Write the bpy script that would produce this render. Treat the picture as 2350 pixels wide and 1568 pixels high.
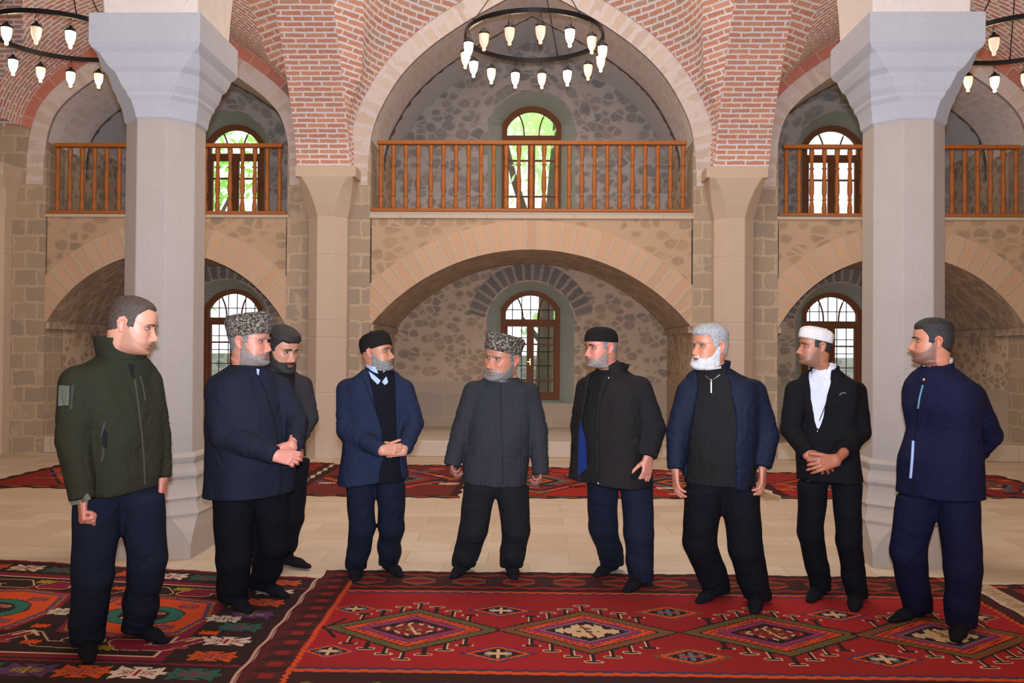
import bpy, math, random
import numpy as np
from mathutils import Matrix, Vector
random.seed(7); np.random.seed(7)
for o in list(bpy.data.objects): bpy.data.objects.remove(o)
S = bpy.context.scene
COL = S.collection
R = math.radians
# ---------------------------------------------------------------- camera
FPX = 2000.0; CAMH = 1.58
cam_d = bpy.data.cameras.new('camera'); cam = bpy.data.objects.new('camera', cam_d); COL.objects.link(cam)
cam_d.sensor_width = 36; cam_d.lens = FPX / 2350 * 36; cam_d.clip_end = 300
CM = Matrix.Rotation(R(1.2), 3, 'Z') @ Matrix.Rotation(R(90.6), 3, 'X') @ Matrix.Rotation(R(0.4), 3, 'Z')
cam.matrix_world = Matrix.Translation((0, 0, CAMH)) @ CM.to_4x4()
S.camera = cam
def ray(px, py):
    return CM @ Vector(((px - 1175) / FPX, -(py - 784) / FPX, -1.0))
def at(px, py, Y):
    d = ray(px, py); return Vector((0, 0, CAMH)) + d * (Y / d.y)
def fl(px, py):
    d = ray(px, py); return Vector((0, 0, CAMH)) + d * (-CAMH / d.z)
# ---------------------------------------------------------------- world and light
W = bpy.data.worlds.new('world'); S.world = W; W.use_nodes = True
wn = W.node_tree.nodes; wl = W.node_tree.links
bg = wn['Background']; bg.inputs[0].default_value = (0.92, 0.96, 1.0, 1); bg.inputs[1].default_value = 1.5
S.view_settings.view_transform = 'Standard'; S.view_settings.look = 'None'
S.view_settings.gamma = 1; S.view_settings.exposure = 0.0
def lamp(kind, name, loc, power, col, size=.1, rot=None, spot=None, blend=.5):
    d = bpy.data.lights.new(name, kind); d.energy = power; d.color = col
    if kind == 'AREA': d.shape = 'DISK'; d.size = size
    elif kind != 'SUN': d.shadow_soft_size = size
    if spot: d.spot_size = spot; d.spot_blend = blend
    o = bpy.data.objects.new(name, d); o.location = loc
    if rot: o.rotation_euler = rot
    COL.objects.link(o); return o
# the photographer's flash on the camera
lamp('SPOT', 'camera_flash', (0, -.02, CAMH + .13), 1950, (.68, .79, 1.0), .035, (R(112), 0, R(1.2)), R(104), .8)
# added fill lamps, unseen, high up behind the photographer; no windows modelled there
lamp('AREA', 'window_daylight', (-4.5, -6.2, 4.6), 210, (1, .84, .68), 2.6, (R(68), 0, R(-8)))
lamp('AREA', 'window_daylight', (4.5, -6.2, 4.6), 185, (1, .84, .68), 2.6, (R(68), 0, R(12)))
lamp('AREA', 'vault_daylight', (0, 8.6, 8.4), 260, (1, .90, .80), 4.0, (0, 0, 0))  # added fill lamps under the closed ceiling, to brighten the hall
lamp('AREA', 'vault_daylight', (0, 2.5, 8.4), 150, (1, .86, .72), 4.0, (0, 0, 0))
# ---------------------------------------------------------------- node helper
class NT:
    def __init__(s, name):
        s.m = bpy.data.materials.new(name); s.m.use_nodes = True
        s.n = s.m.node_tree.nodes; s.l = s.m.node_tree.links
        s.b = s.n['Principled BSDF']
    def N(s, t, **kw):
        n = s.n.new(t)
        for k, v in kw.items():
            if k.startswith('i'):
                key = k[1:]
                key = int(key) if key.isdigit() else key.replace('_', ' ')
                if hasattr(v, 'is_linked') or hasattr(v, 'links'): s.l.new(v, n.inputs[key])
                else: n.inputs[key].default_value = v
            else: setattr(n, k, v)
        return n
    def mul(s, a, b): return s.N('ShaderNodeMath', operation='MULTIPLY', i0=a, i1=b).outputs[0]
    def math(s, op, a, b=0.0): return s.N('ShaderNodeMath', operation=op, i0=a, i1=b).outputs[0]
    def mix(s, f, a, b, mode='MIX'):
        n = s.n.new('ShaderNodeMix'); n.data_type = 'RGBA'; n.blend_type = mode
        for i, v in ((0, f), (6, a), (7, b)):
            if hasattr(v, 'links'): s.l.new(v, n.inputs[i])
            else: n.inputs[i].default_value = v if i == 0 else tuple(v) + (1,) * (4 - len(v))
        return n.outputs[2]
    def ramp(s, f, stops):
        n = s.n.new('ShaderNodeValToRGB'); s.l.new(f, n.inputs[0]); r = n.color_ramp
        while len(r.elements) < len(stops): r.elements.new(.5)
        for e, (p, c) in zip(r.elements, stops):
            e.position = p; e.color = tuple(c) + (1,) if not isinstance(c, (int, float)) else (c, c, c, 1)
        return n.outputs[0]
    def uv(s, scale=(1, 1, 1), warp=0, wscale=3, loc=(0, 0, 0)):
        t = s.N('ShaderNodeUVMap'); o = t.outputs[0]
        if warp:
            nz = s.N('ShaderNodeTexNoise', iVector=o, iScale=wscale, iDetail=2.0)
            a = s.N('ShaderNodeVectorMath', operation='SUBTRACT', i0=nz.outputs[1], i1=(.5, .5, .5))
            b = s.N('ShaderNodeVectorMath', operation='SCALE', i0=a.outputs[0]); b.inputs['Scale'].default_value = warp
            c = s.N('ShaderNodeVectorMath', operation='ADD', i0=o, i1=b.outputs[0]); o = c.outputs[0]
        m = s.N('ShaderNodeMapping', iVector=o, iScale=scale, iLocation=loc); return m.outputs[0]
    def obj(s, scale=(1, 1, 1)):
        t = s.N('ShaderNodeTexCoord'); return s.N('ShaderNodeMapping', iVector=t.outputs['Object'], iScale=scale).outputs[0]
    def noise(s, v, sc, det=4.0, rough=.55): return s.N('ShaderNodeTexNoise', iVector=v, iScale=sc, iDetail=det, iRoughness=rough).outputs[0]
    def bump(s, h, st=.3, dist=.01):
        b = s.N('ShaderNodeBump', iHeight=h, iStrength=st, iDistance=dist); s.l.new(b.outputs[0], s.b.inputs['Normal'])
    def out(s, col=None, rough=.8, **kw):
        if col is not None:
            if hasattr(col, 'links'): s.l.new(col, s.b.inputs['Base Color'])
            else: s.b.inputs['Base Color'].default_value = tuple(col) + (1,)
        if hasattr(rough, 'links'): s.l.new(rough, s.b.inputs['Roughness'])
        else: s.b.inputs['Roughness'].default_value = rough
        for k, v in kw.items(): s.b.inputs[k.replace('_', ' ')].default_value = v
        return s.m
def lin(r, g, b):
    f = lambda c: (c / 255 / 12.92) if c / 255 <= .04045 else ((c / 255 + .055) / 1.055) ** 2.4
    return (f(r), f(g), f(b))
def rubble(name, stones, mortar, cell=(.26, .17), gap=.13, soft=.05, warp=.07, bump=.5):
    t = NT(name); v = t.uv((1 / cell[0], 1 / cell[1], 1), warp, 5)
    e = t.N('ShaderNodeTexVoronoi', feature='DISTANCE_TO_EDGE', iVector=v, iScale=1.0, iRandomness=.85)
    c = t.N('ShaderNodeTexVoronoi', feature='F1', iVector=v, iScale=1.0, iRandomness=.85)
    nz = t.noise(t.uv(), 13.0, 6.0, .7)
    sep = t.N('ShaderNodeSeparateColor', i0=c.outputs['Color'])
    ed = t.math('MINIMUM', e.outputs['Distance'], t.mul(t.math('SUBTRACT', .62, c.outputs['Distance']), .62))
    g2 = t.math('ADD', ed, t.mul(t.math('SUBTRACT', nz, .5), .30))
    g3 = t.math('ADD', g2, t.mul(t.math('SUBTRACT', sep.outputs[1], .55), .12))
    mr = t.N('ShaderNodeMapRange', i0=g3, i1=gap - .085 - soft / 2, i2=gap - .085 + soft / 2)
    n2 = t.noise(t.uv(), 45.0, 3.0, .7); n3 = t.noise(t.uv(), 1.3, 3.0)
    st = t.ramp(sep.outputs[0], [(i / (len(stones) - 1), s) for i, s in enumerate(stones)])
    st = t.mix(t.mul(n2, .7), st, t.mix(.28, st, (0.02, .02, .02))); sp = t.N('ShaderNodeMapRange', i0=t.noise(t.uv(), 90.0, 2.0, .8), i1=.56, i2=.68)
    st = t.mix(t.mul(sp.outputs[0], .35), st, [k * .45 for k in stones[0]]); st = t.mix(t.mul(t.N('ShaderNodeMapRange', i0=nz, i1=.5, i2=.75).outputs[0], .55), st, mortar)
    mo = t.mix(n2, mortar, [k * .82 for k in mortar])
    mo = t.mix(t.mul(n3, .5), mo, [mortar[0] * .8, mortar[1] * .74, mortar[2] * .68])
    col = t.mix(mr.outputs[0], mo, st)
    h = t.math('ADD', t.mul(mr.outputs[0], .55), t.mul(n2, .5)); t.bump(h, bump, .02)
    return t.out(col, .92)
def bricks(name, cols, mortar, w=.24, h=.045, m=.013, warp=.02, bump=.5, sq=1.0, varn=3.0, keep=0.0, rough=0):
    t = NT(name); v = t.uv((1, 1, 1), warp, 7)
    if rough:
        rn = t.N('ShaderNodeTexNoise', iVector=v, iScale=28.0, iDetail=3.0); ra = t.N('ShaderNodeVectorMath', operation='SUBTRACT', i0=rn.outputs[1], i1=(.5, .5, .5)); rb = t.N('ShaderNodeVectorMath', operation='SCALE', i0=ra.outputs[0]); rb.inputs['Scale'].default_value = rough
        v = t.N('ShaderNodeVectorMath', operation='ADD', i0=v, i1=rb.outputs[0]).outputs[0]
    b = t.N('ShaderNodeTexBrick', iVector=v, iColor1=(0, 0, 0, 1), iColor2=(1, 1, 1, 1), iMortar=(.5, .5, .5, 1), iScale=1.0,
            iMortar_Size=m, iMortar_Smooth=.25, iBias=0.0, iBrick_Width=w, iRow_Height=h)
    b.offset = .5
    n2 = t.noise(t.uv(), 30.0, 3.0, .7); n3 = t.noise(t.uv(), varn, 3.0)
    st = t.ramp(b.outputs[0], [(i / (len(cols) - 1), s) for i, s in enumerate(cols)])
    st = t.mix(t.mul(n2, .7), st, t.mix(.55, st, mortar))
    f = b.outputs['Fac']
    if keep:
        f = t.N('ShaderNodeMath', operation='MAXIMUM', i0=f, i1=t.N('ShaderNodeMapRange', i0=n3, i1=keep, i2=keep + .08).outputs[0]).outputs[0]
    mo = t.mix(n2, mortar, [k * .85 for k in mortar])
    col = t.mix(f, st, mo)
    t.bump(t.math('SUBTRACT', t.mul(n2, .35), f), bump, .012)
    return t.out(col, .92)
def plain(name, col, rough=.85, var=.15, sc=6.0, bumpst=.2, sc2=60.0, **kw):
    t = NT(name); v = t.obj(); n = t.noise(v, sc, 5.0); n2 = t.noise(v, sc2, 3.0, .7)
    c = t.mix(n, [k * (1 - var) for k in col], [min(1, k * (1 + var)) for k in col])
    c = t.mix(t.mul(n2, var * 1.6), c, [k * .5 for k in col])
    if bumpst: t.bump(t.math('ADD', n, n2), bumpst, .006)
    return t.out(c, rough, **kw)
M = {}
M['rub_front'] = rubble('rubble_tan', [lin(176, 148, 120), lin(190, 160, 128), lin(160, 142, 122), lin(196, 166, 134)], lin(204, 176, 148), (.24, .17), .17, .10)
M['rub_pier'] = bricks('pier_blocks', [lin(158, 142, 124), lin(174, 154, 130), lin(150, 138, 124), lin(182, 160, 134)], lin(200, 178, 152), .36, .25, .022, .08, .5, varn=1.9, keep=.60, rough=.05)
M['rub_niche'] = rubble('rubble_niche', [lin(184, 164, 140), lin(160, 147, 132), lin(196, 168, 138), lin(172, 154, 136)], lin(222, 198, 172), (.19, .14), .15, .09)
M['rub_gall'] = rubble('rubble_gallery', [lin(150, 144, 140), lin(168, 158, 152), lin(136, 134, 136), lin(172, 160, 150)], lin(196, 188, 182), (.21, .155), .13, .09)
M['ashlar'] = bricks('ashlar_blocks', [lin(178, 160, 142), lin(192, 172, 152), lin(170, 156, 142)], lin(206, 186, 166), .75, .42, .008, .01, .25)
M['vous'] = bricks('voussoir_stone', [lin(202, 162, 130), lin(208, 172, 142), lin(190, 156, 128)], lin(204, 182, 158), .17, .62, .028, .06, .5, varn=2.4, keep=.62, rough=.05)
M['vous_grey'] = bricks('voussoir_grey', [lin(120, 114, 108), lin(104, 100, 98), lin(136, 126, 116)], lin(180, 164, 146), .135, .5, .026, .04, .4, rough=.04)
M['ring'] = bricks('arch_plaster_stone', [lin(198, 178, 160), lin(210, 192, 176), lin(190, 172, 158)], lin(220, 208, 204), .19, .42, .04, .09, .45, varn=2.6, keep=.50, rough=.06)
M['soffit'] = bricks('arch_soffit_stone', [lin(216, 200, 186), lin(224, 210, 198)], lin(232, 226, 228), .17, .55, .04, .09, .4, keep=.52, rough=.06)
M['vault_low'] = rubble('niche_vault_stone', [lin(190, 166, 140), lin(174, 154, 134), lin(162, 146, 130)], lin(208, 186, 164), (.20, .13), .10, .12, .05, .5)
M['brick'] = bricks('vault_brick', [lin(190, 108, 66), lin(208, 134, 86), lin(180, 80, 72), lin(202, 124, 76), lin(194, 122, 72), lin(152, 122, 102), lin(204, 146, 100)], lin(238, 236, 240), .26, .074, .0150, .02, .4, rough=.022)
M['brick_arch'] = bricks('rib_brick', [lin(196, 114, 72), lin(188, 106, 68), lin(210, 134, 90), lin(190, 104, 74), lin(180, 122, 94)], lin(236, 232, 234), .28, .074, .0140, .014, .4, rough=.020)
M['tile'] = bricks('brick_tile_band', [lin(186, 96, 70), lin(198, 112, 86), lin(176, 90, 78), lin(120, 84, 76)], lin(212, 190, 178), .30, .18, .006, .01, .3)
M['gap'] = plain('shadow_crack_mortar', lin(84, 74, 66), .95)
M['plaster'] = plain('grey_plaster', lin(212, 213, 218), .9, .08, 2.5, .25)
M['reveal'] = plain('limewash_reveal', lin(180, 186, 174), .9, .12, 5, .4)
M['slab'] = bricks('sill_slab', [lin(205, 192, 176), lin(212, 198, 184)], lin(170, 150, 134), 1.3, .4, .004, 0, .2)
def column_stone(name, a, b):
    t = NT(name); v = t.obj(); n = t.noise(v, 2.2, 4.0); n2 = t.noise(v, 70.0, 3.0, .75); n3 = t.noise(t.obj((6, 6, 1.5)), 3.0, 3.0)
    c = t.mix(n, a, b); c = t.mix(t.mul(t.N('ShaderNodeMapRange', i0=n2, i1=.52, i2=.75).outputs[0], .35), c, [k * .55 for k in a])
    c = t.mix(t.mul(n3, .25), c, [k * 1.12 for k in b]); t.bump(n2, .35, .006); return t.out(c, .85)
M['col'] = column_stone('column_granite', lin(166, 153, 143), lin(186, 174, 163))
M['cap'] = column_stone('capital_granite', lin(170, 168, 172), lin(190, 188, 192))
M['pil'] = column_stone('pilaster_granite', lin(192, 172, 152), lin(208, 188, 168))
M['white'] = plain('rough_white_plaster', lin(226, 212, 200), .9, .12, 7, .7, 26)
def paving():
    t = NT('floor_limestone'); v = t.uv((1, 1, 1), .012, 2)
    b = t.N('ShaderNodeTexBrick', iVector=v, iColor1=(0, 0, 0, 1), iColor2=(1, 1, 1, 1), iMortar=(.5, .5, .5, 1), iScale=1.0, iMortar_Size=.005,
            iMortar_Smooth=.3, iBrick_Width=.62, iRow_Height=.36)
    n = t.noise(t.uv((1, 2.5, 1)), 2.0, 5.0, .65); n2 = t.noise(t.uv(), 30.0, 3.0)
    st = t.ramp(b.outputs[0], [(0, lin(196, 172, 146)), (.5, lin(206, 186, 162)), (1, lin(214, 198, 176))])
    st = t.mix(t.N('ShaderNodeMapRange', i0=n, i1=.4, i2=.7).outputs[0], st, t.mix(.5, st, lin(186, 156, 126)))
    st = t.mix(t.mul(n2, .3), st, lin(220, 206, 188))
    c = t.mix(t.mul(b.outputs['Fac'], .7), st, lin(176, 154, 132)); t.bump(t.math('SUBTRACT', t.mul(n2, .3), b.outputs['Fac']), .25, .006)
    return t.out(c, .5)
M['floor'] = paving()
def wood(name, a, b, rough=.4, sc=(14, 14, 1.2)):
    t = NT(name); n = t.noise(t.obj(sc), 3.0, 5.0); c = t.mix(n, a, b); t.bump(n, .12, .003); t.b.inputs['Specular IOR Level'].default_value = .25; return t.out(c, rough)
M['rail'] = wood('varnished_railing_wood', lin(150, 88, 42), lin(188, 116, 60))
M['frame'] = wood('walnut_window_wood', lin(108, 64, 38), lin(140, 86, 52), .6)
M['iron'] = NT('blackened_iron').out((.018, .018, .02), .35, Metallic=.6)
M['chrome'] = NT('bright_metal').out((.6, .6, .62), .25, Metallic=1.0)
M['brass'] = NT('brass').out((.6, .45, .15), .3, Metallic=1.0)
def glass():
    t = NT('window_glass'); mx = t.N('ShaderNodeMixShader'); tr = t.N('ShaderNodeBsdfTransparent'); gl = t.N('ShaderNodeBsdfGlossy', iRoughness=.02)
    fr = t.N('ShaderNodeFresnel', iIOR=1.06); t.l.new(fr.outputs[0], mx.inputs[0]); t.l.new(tr.outputs[0], mx.inputs[1]); t.l.new(gl.outputs[0], mx.inputs[2])
    t.l.new(mx.outputs[0], t.n['Material Output'].inputs[0]); return t.m
M['glass'] = glass()
# ---------------------------------------------------------------- mesh builder
class MB:
    def __init__(s): s.v = []; s.f = []; s.uv = []; s.mi = []
    def add(s, pts, faces, uvs=None, mi=0):
        o = len(s.v); s.v += [tuple(p) for p in pts]
        for k, f in enumerate(faces):
            s.f.append(tuple(i + o for i in f)); s.mi.append(mi)
            s.uv.append([uvs[i] for i in f] if uvs is not None else None)
    def box(s, x0, x1, y0, y1, z0, z1, mi=0):
        p = [(x0, y0, z0), (x1, y0, z0), (x1, y1, z0), (x0, y1, z0), (x0, y0, z1), (x1, y0, z1), (x1, y1, z1), (x0, y1, z1)]
        s.add(p, [(0, 3, 2, 1), (4, 5, 6, 7), (0, 1, 5, 4), (1, 2, 6, 5), (2, 3, 7, 6), (3, 0, 4, 7)], None, mi)
    def grid(s, P, uvs=None, mi=0, closed=False):
        n = len(P); m = len(P[0]); pts = [p for r in P for p in r]; u = [q for r in uvs for q in r] if uvs else None
        F = []
        for i in range(n - 1):
            for j in range(m if closed else m - 1):
                j2 = (j + 1) % m; F.append((i * m + j, i * m + j2, (i + 1) * m + j2, (i + 1) * m + j))
        s.add(pts, F, u, mi)
    def tube(s, pts, r, k=8, caps=True):
        P = []; pts = [Vector(p) for p in pts]; n = len(pts)
        for i, p in enumerate(pts):
            d = (pts[min(i + 1, n - 1)] - pts[max(i - 1, 0)]).normalized()
            a = Vector((0, 0, 1)) if abs(d.z) < .9 else Vector((1, 0, 0)); x = d.cross(a).normalized(); y = d.cross(x)
            rr = r[i] if isinstance(r, (list, tuple)) else r
            P.append([p + (x * math.cos(2 * math.pi * j / k) + y * math.sin(2 * math.pi * j / k)) * rr for j in range(k)])
        o = len(s.v); s.grid(P, None, 0, True)
        if caps: s.f += [tuple(o + j for j in range(k)), tuple(o + (n - 1) * k + j for j in reversed(range(k)))]; s.uv += [None, None]; s.mi += [0, 0]
    def lathe(s, prof, c=(0, 0, 0), k=12, mi=0):
        P = [[(c[0] + r * math.cos(2 * math.pi * j / k), c[1] + r * math.sin(2 * math.pi * j / k), c[2] + z) for j in range(k)] for r, z in prof]
        o = len(s.v); s.grid(P, None, mi, True); n = len(P)
        s.f += [tuple(o + j for j in reversed(range(k))), tuple(o + (n - 1) * k + j for j in range(k))]; s.uv += [None, None]; s.mi += [mi, mi]
    def obj(s, name, mats, parent=None, smooth=False, loc=None, kind=None, fix=True):
        me = bpy.data.meshes.new(name); me.from_pydata(s.v, [], s.f)
        uvl = me.uv_layers.new(name='UVMap'); me.polygons.foreach_set('material_index', s.mi)
        if smooth: me.polygons.foreach_set('use_smooth', [True] * len(s.f))
        dat = []
        for p, u in zip(me.polygons, s.uv):
            if u is None:
                n = p.normal; ax = max(range(3), key=lambda k: abs(n[k]))
                for vi in p.vertices:
                    c = s.v[vi]; dat += [(c[1], c[2]), (c[0], c[2]), (c[0], c[1])][ax]
            else:
                for q in u: dat += [q[0], q[1]]
        uvl.data.foreach_set('uv', dat)
        if not isinstance(mats, (list, tuple)): mats = [mats]
        for m in mats: me.materials.append(M[m] if isinstance(m, str) else m)
        if fix:
            import bmesh
            bm = bmesh.new(); bm.from_mesh(me); bmesh.ops.recalc_face_normals(bm, faces=bm.faces); bm.to_mesh(me); bm.free()
        o = bpy.data.objects.new(name, me); COL.objects.link(o)
        if parent: o.parent = parent
        if loc: o.location = loc
        if kind: o['kind'] = kind
        return o
def thing(name, label, cat, loc=(0, 0, 0), group=None, rz=0):
    o = bpy.data.objects.new(name, None); COL.objects.link(o); o.location = loc; o.rotation_euler = (0, 0, rz)
    o.empty_display_size = .1; o['label'] = label; o['category'] = cat
    if group: o['group'] = group
    return o
def tag(o, label, cat, group=None):
    o['label'] = label; o['category'] = cat
    if group: o['group'] = group
    return o
def bevel(o, w=.01, seg=2):
    m = o.modifiers.new('bevel', 'BEVEL'); m.width = w; m.segments = seg; m.limit_method = 'ANGLE'; return o
# ================================================================ the hall
YW = 12.9; YB = 15.3; ZG = 3.60
def curve_pts(pts, n=14):
    """smooth polyline (Catmull-Rom) through pts"""
    P = [pts[0]] + list(pts) + [pts[-1]]; out = []
    for i in range(1, len(P) - 2):
        a, b, c, d = [np.array(P[i + k], float) for k in (-1, 0, 1, 2)]
        for j in range(n):
            t = j / n
            out.append(tuple(.5 * ((2 * b) + (-a + c) * t + (2 * a - 5 * b + 4 * c - d) * t * t + (-a + 3 * b - 3 * c + d) * t ** 3)))
    out.append(tuple(pts[-1])); return out
def sym(half, cx):
    """half profile given as (offset,z) from spring (outer) to apex -> full list left to right"""
    L = [(cx - x, z) for x, z in half]; Rr = [(cx + x, z) for x, z in reversed(half)]
    return L + Rr[1:]
def seg_arch(hs, z0, z1, n=24):
    r = (hs * hs + (z1 - z0) ** 2) / (2 * (z1 - z0)); th = math.asin(min(1, hs / r))
    return [(r * math.sin(th * (1 - i / n)), z1 - r + r * math.cos(th * (1 - i / n))) for i in range(n + 1)]
def offset_curve(P, d):
    out = []
    for i, p in enumerate(P):
        a = P[max(0, i - 1)]; b = P[min(len(P) - 1, i + 1)]; tx, tz = b[0] - a[0], b[1] - a[1]; L = math.hypot(tx, tz) or 1
        out.append((p[0] - tz / L * d, p[1] + tx / L * d))
    return out
def arclen(P):
    s = [0]
    for a, b in zip(P, P[1:]): s.append(s[-1] + math.hypot(*(np.array(b) - np.array(a))))
    return s
def extrude_curve(mb, P, y0, y1, mi=0, ny=1):
    s = arclen(P); ys = [y0 + (y1 - y0) * k / ny for k in range(ny + 1)]
    mb.grid([[(x, y, z) for x, z in P] for y in ys], [[(q, y) for q in s] for y in ys], mi)
def above(mb, P, ztop, y, mi=0):
    mb.grid([[(x, y, z) for x, z in P], [(x, y, ztop) for x, z in P]], [[(x, z) for x, z in P], [(x, ztop) for x, z in P]], mi)
def ring_face(mb, P, d, y, mi=0, thick=0):
    O = offset_curve(P, d); s = arclen(P)
    mb.grid([[(x, y, z) for x, z in P], [(x, y, z) for x, z in O]], [[(q, .02) for q in s], [(q * 1.0, .02 + abs(d)) for q in s]], mi)
    if thick:
        mb.grid([[(x, y, z) for x, z in O], [(x, y + thick, z) for x, z in O]], [[(q, 0) for q in s], [(q, thick) for q in s]], mi)
        mb.grid([[(x, y, z) for x, z in P], [(x, y + thick, z) for x, z in P]], [[(q, 0) for q in s], [(q, thick) for q in s]], mi)
BAYS = [(-5.45, 1.82, 3.02), (0.0, 2.39, 3.08), (5.45, 1.82, 3.02)]
UP_C = curve_pts([(2.43, 3.6), (2.43, 4.3), (2.36, 4.85), (2.2, 5.25), (1.93, 5.68), (1.55, 6.06), (1.05, 6.42), (.5, 6.74), (0, 7.0)], 8)
UP_S = curve_pts([(1.85, 3.6), (1.85, 4.3), (1.78, 4.85), (1.58, 5.22), (1.08, 5.62), (.55, 5.92), (0, 6.16)], 8)
DROP = .05
# floor
mb = MB(); mb.add([(-13, -7, 0), (13, -7, 0), (13, YW + .2, 0), (-13, YW + .2, 0)], [(0, 1, 2, 3)]); mb.obj('floor', 'floor', kind='structure')
# lower bay walls, niches, galleries
for bi, (cx, hw, zap) in enumerate(BAYS):
    hs = hw - .02; half = seg_arch(hs, 1.95, zap); P = sym(half, cx)
    mb = MB()
    above(mb, P, 3.55, YW, 0)
    mb.box(cx - hw, cx + hw, YW + .04, YB, 3.40, ZG - .02, 0)
    mb.obj('wall_back', ['rub_front'], kind='structure')
    mb = MB(); ring_face(mb, P, .43, YW - .012, 0, .02); mb.obj('trim_%d' % (bi + 1), ['vous'], kind='structure')
    mb = MB(); vp = sym(seg_arch(hs + .0, 1.95, zap + .02), cx); extrude_curve(mb, vp, YW, YB, 0, 2)
    # imposts under the vault
    mb.box(cx - hw - .02, cx - hw + .06, YW + .01, YB, 1.86, 1.96); mb.box(cx + hw - .06, cx + hw + .02, YW + .01, YB, 1.86, 1.96)
    mb.obj('ceiling', ['vault_low'], kind='structure')
    mb = MB()
    for sx in (-1, 1):
        x = cx + sx * hw
        for (z0, z1, mi) in ((0, 1.03, 1), (1.03, 1.95, 0)): mb.box(x - (.0 if sx > 0 else .1), x + (.1 if sx > 0 else 0), YW, YB, z0, z1, mi)
        mb.box(x - (.0 if sx > 0 else .1), x + (.1 if sx > 0 else 0), YW + .2, YB, 3.5, 5.0, 0)
    mb.obj('wall_back', ['rub_niche', 'ashlar'], kind='structure')
    # platform in the niche
    mb = MB(); mb.box(cx - hw, cx + hw, YW - .01, YB, 0, .24); bevel(mb.obj('trim_%d' % (bi + 11), ['slab'], kind='structure'), .015)
    # sill slab below the railing
    mb = MB(); mb.box(cx - hw - .01, cx + hw + .01, YW - .025, YW + .35, 3.535, 3.635 - DROP * (cx != 0)); bevel(mb.obj('trim_%d' % (bi + 21), ['slab'], kind='structure'), .008)
    # upper arch: soffit, ring
    half = UP_C if cx == 0 else UP_S
    P = sym(half, cx)
    mb = MB(); extrude_curve(mb, P, YW - .03, 14.05, 0, 3)
    mb.obj('ceiling', ['soffit'], kind='structure')
    mb = MB(); Pr = [p for p in P if p[1] > 3.99]; ring_face(mb, Pr, .30 if cx == 0 else .26, YW - .03, 0, .06)
    mb.obj('trim_%d' % (bi + 31), ['ring'], kind='structure')
    if cx:
        Po = offset_curve([p for p in P if p[1] > 4.75], .26); mb = MB(); ring_face(mb, Po, .16, YW - .05, 0, .06); mb.obj('trim_%d' % (bi + 41), ['tile'], kind='structure')
    P2 = offset_curve(P, .05); mb = MB(); extrude_curve(mb, P2, 14.05, YB, 0, 2)
    # ragged strip painted dark as the shadow between stone arch and plaster
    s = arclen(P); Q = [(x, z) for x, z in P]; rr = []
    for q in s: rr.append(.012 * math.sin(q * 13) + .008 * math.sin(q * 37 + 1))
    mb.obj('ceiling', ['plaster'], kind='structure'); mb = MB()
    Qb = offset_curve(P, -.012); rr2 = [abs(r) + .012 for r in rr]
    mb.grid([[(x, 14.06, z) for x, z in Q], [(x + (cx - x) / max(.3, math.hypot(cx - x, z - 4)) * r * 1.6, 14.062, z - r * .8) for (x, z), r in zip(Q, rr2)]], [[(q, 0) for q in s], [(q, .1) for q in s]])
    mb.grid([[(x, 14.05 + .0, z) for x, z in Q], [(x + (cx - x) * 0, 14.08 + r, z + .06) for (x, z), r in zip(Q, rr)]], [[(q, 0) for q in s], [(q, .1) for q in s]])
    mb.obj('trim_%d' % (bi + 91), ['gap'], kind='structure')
# platforms, piers
for sx in (-1, 1):
    for (x0, x1) in ((2.388, 3.632), (7.268, 9.6)):
        mb = MB(); a, b = sorted((sx * x0, sx * x1)); n = 14
        mb.box(a, b, YW - .02, YW + .5, 0, 4.9, 0)
        mb.obj('wall_back', ['rub_pier'], kind='structure')
        mb = MB(); mb.box(a, b, YW + .0, YB, 4.85, 8.2, 0); mb.obj('wall_back', ['brick'], kind='structure')
# brick wall over the arches
for (cx, hw, zap) in BAYS:
    half = UP_C if cx == 0 else UP_S
    P = sym([h for h in half if h[1] > 4.4], cx); mb = MB(); above(mb, P, 8.2, YW + .01, 0); mb.obj('wall_back', ['brick'], kind='structure')
# ---------------------------------------------------------------- back walls with arched window openings
def arch_outline(cx, hw, z0, z1, rise, n=16):
    """closed outline starting bottom left, going over the top to bottom right"""
    A = [(cx - x, z) for x, z in seg_arch(hw, z1 - rise, z1, n // 2)]; B = [(cx + x, z) for x, z in reversed(seg_arch(hw, z1 - rise, z1, n // 2))]
    return [(cx - hw, z0)] + A + B[1:] + [(cx + hw, z0)]
def wall_with_opening(name, mats, x0, x1, z0, z1, O, y, mi_fn=None):
    mb = MB(); cx = (O[0][0] + O[-1][0]) / 2; zs = O[0][1]
    xl, xr = O[0][0], O[-1][0]
    def rect(a, b, c, d):
        if mi_fn and c < mi_fn < d:
            rect(a, b, c, mi_fn); rect(a, b, mi_fn, d); return
        mb.add([(a, y, c), (b, y, c), (b, y, d), (a, y, d)], [(0, 1, 2, 3)], None, 1 if (mi_fn and d <= mi_fn) else 0)
    rect(x0, xl, z0, z1); rect(xr, x1, z0, z1); rect(xl, xr, z0, zs)
    T = O[1:-1]; mb.grid([[(x, y, z) for x, z in T], [(x, y, z1) for x, z in T]], [[(x, z) for x, z in T], [(x, z1) for x, z in T]])
    return mb.obj(name, mats, kind='structure')
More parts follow.
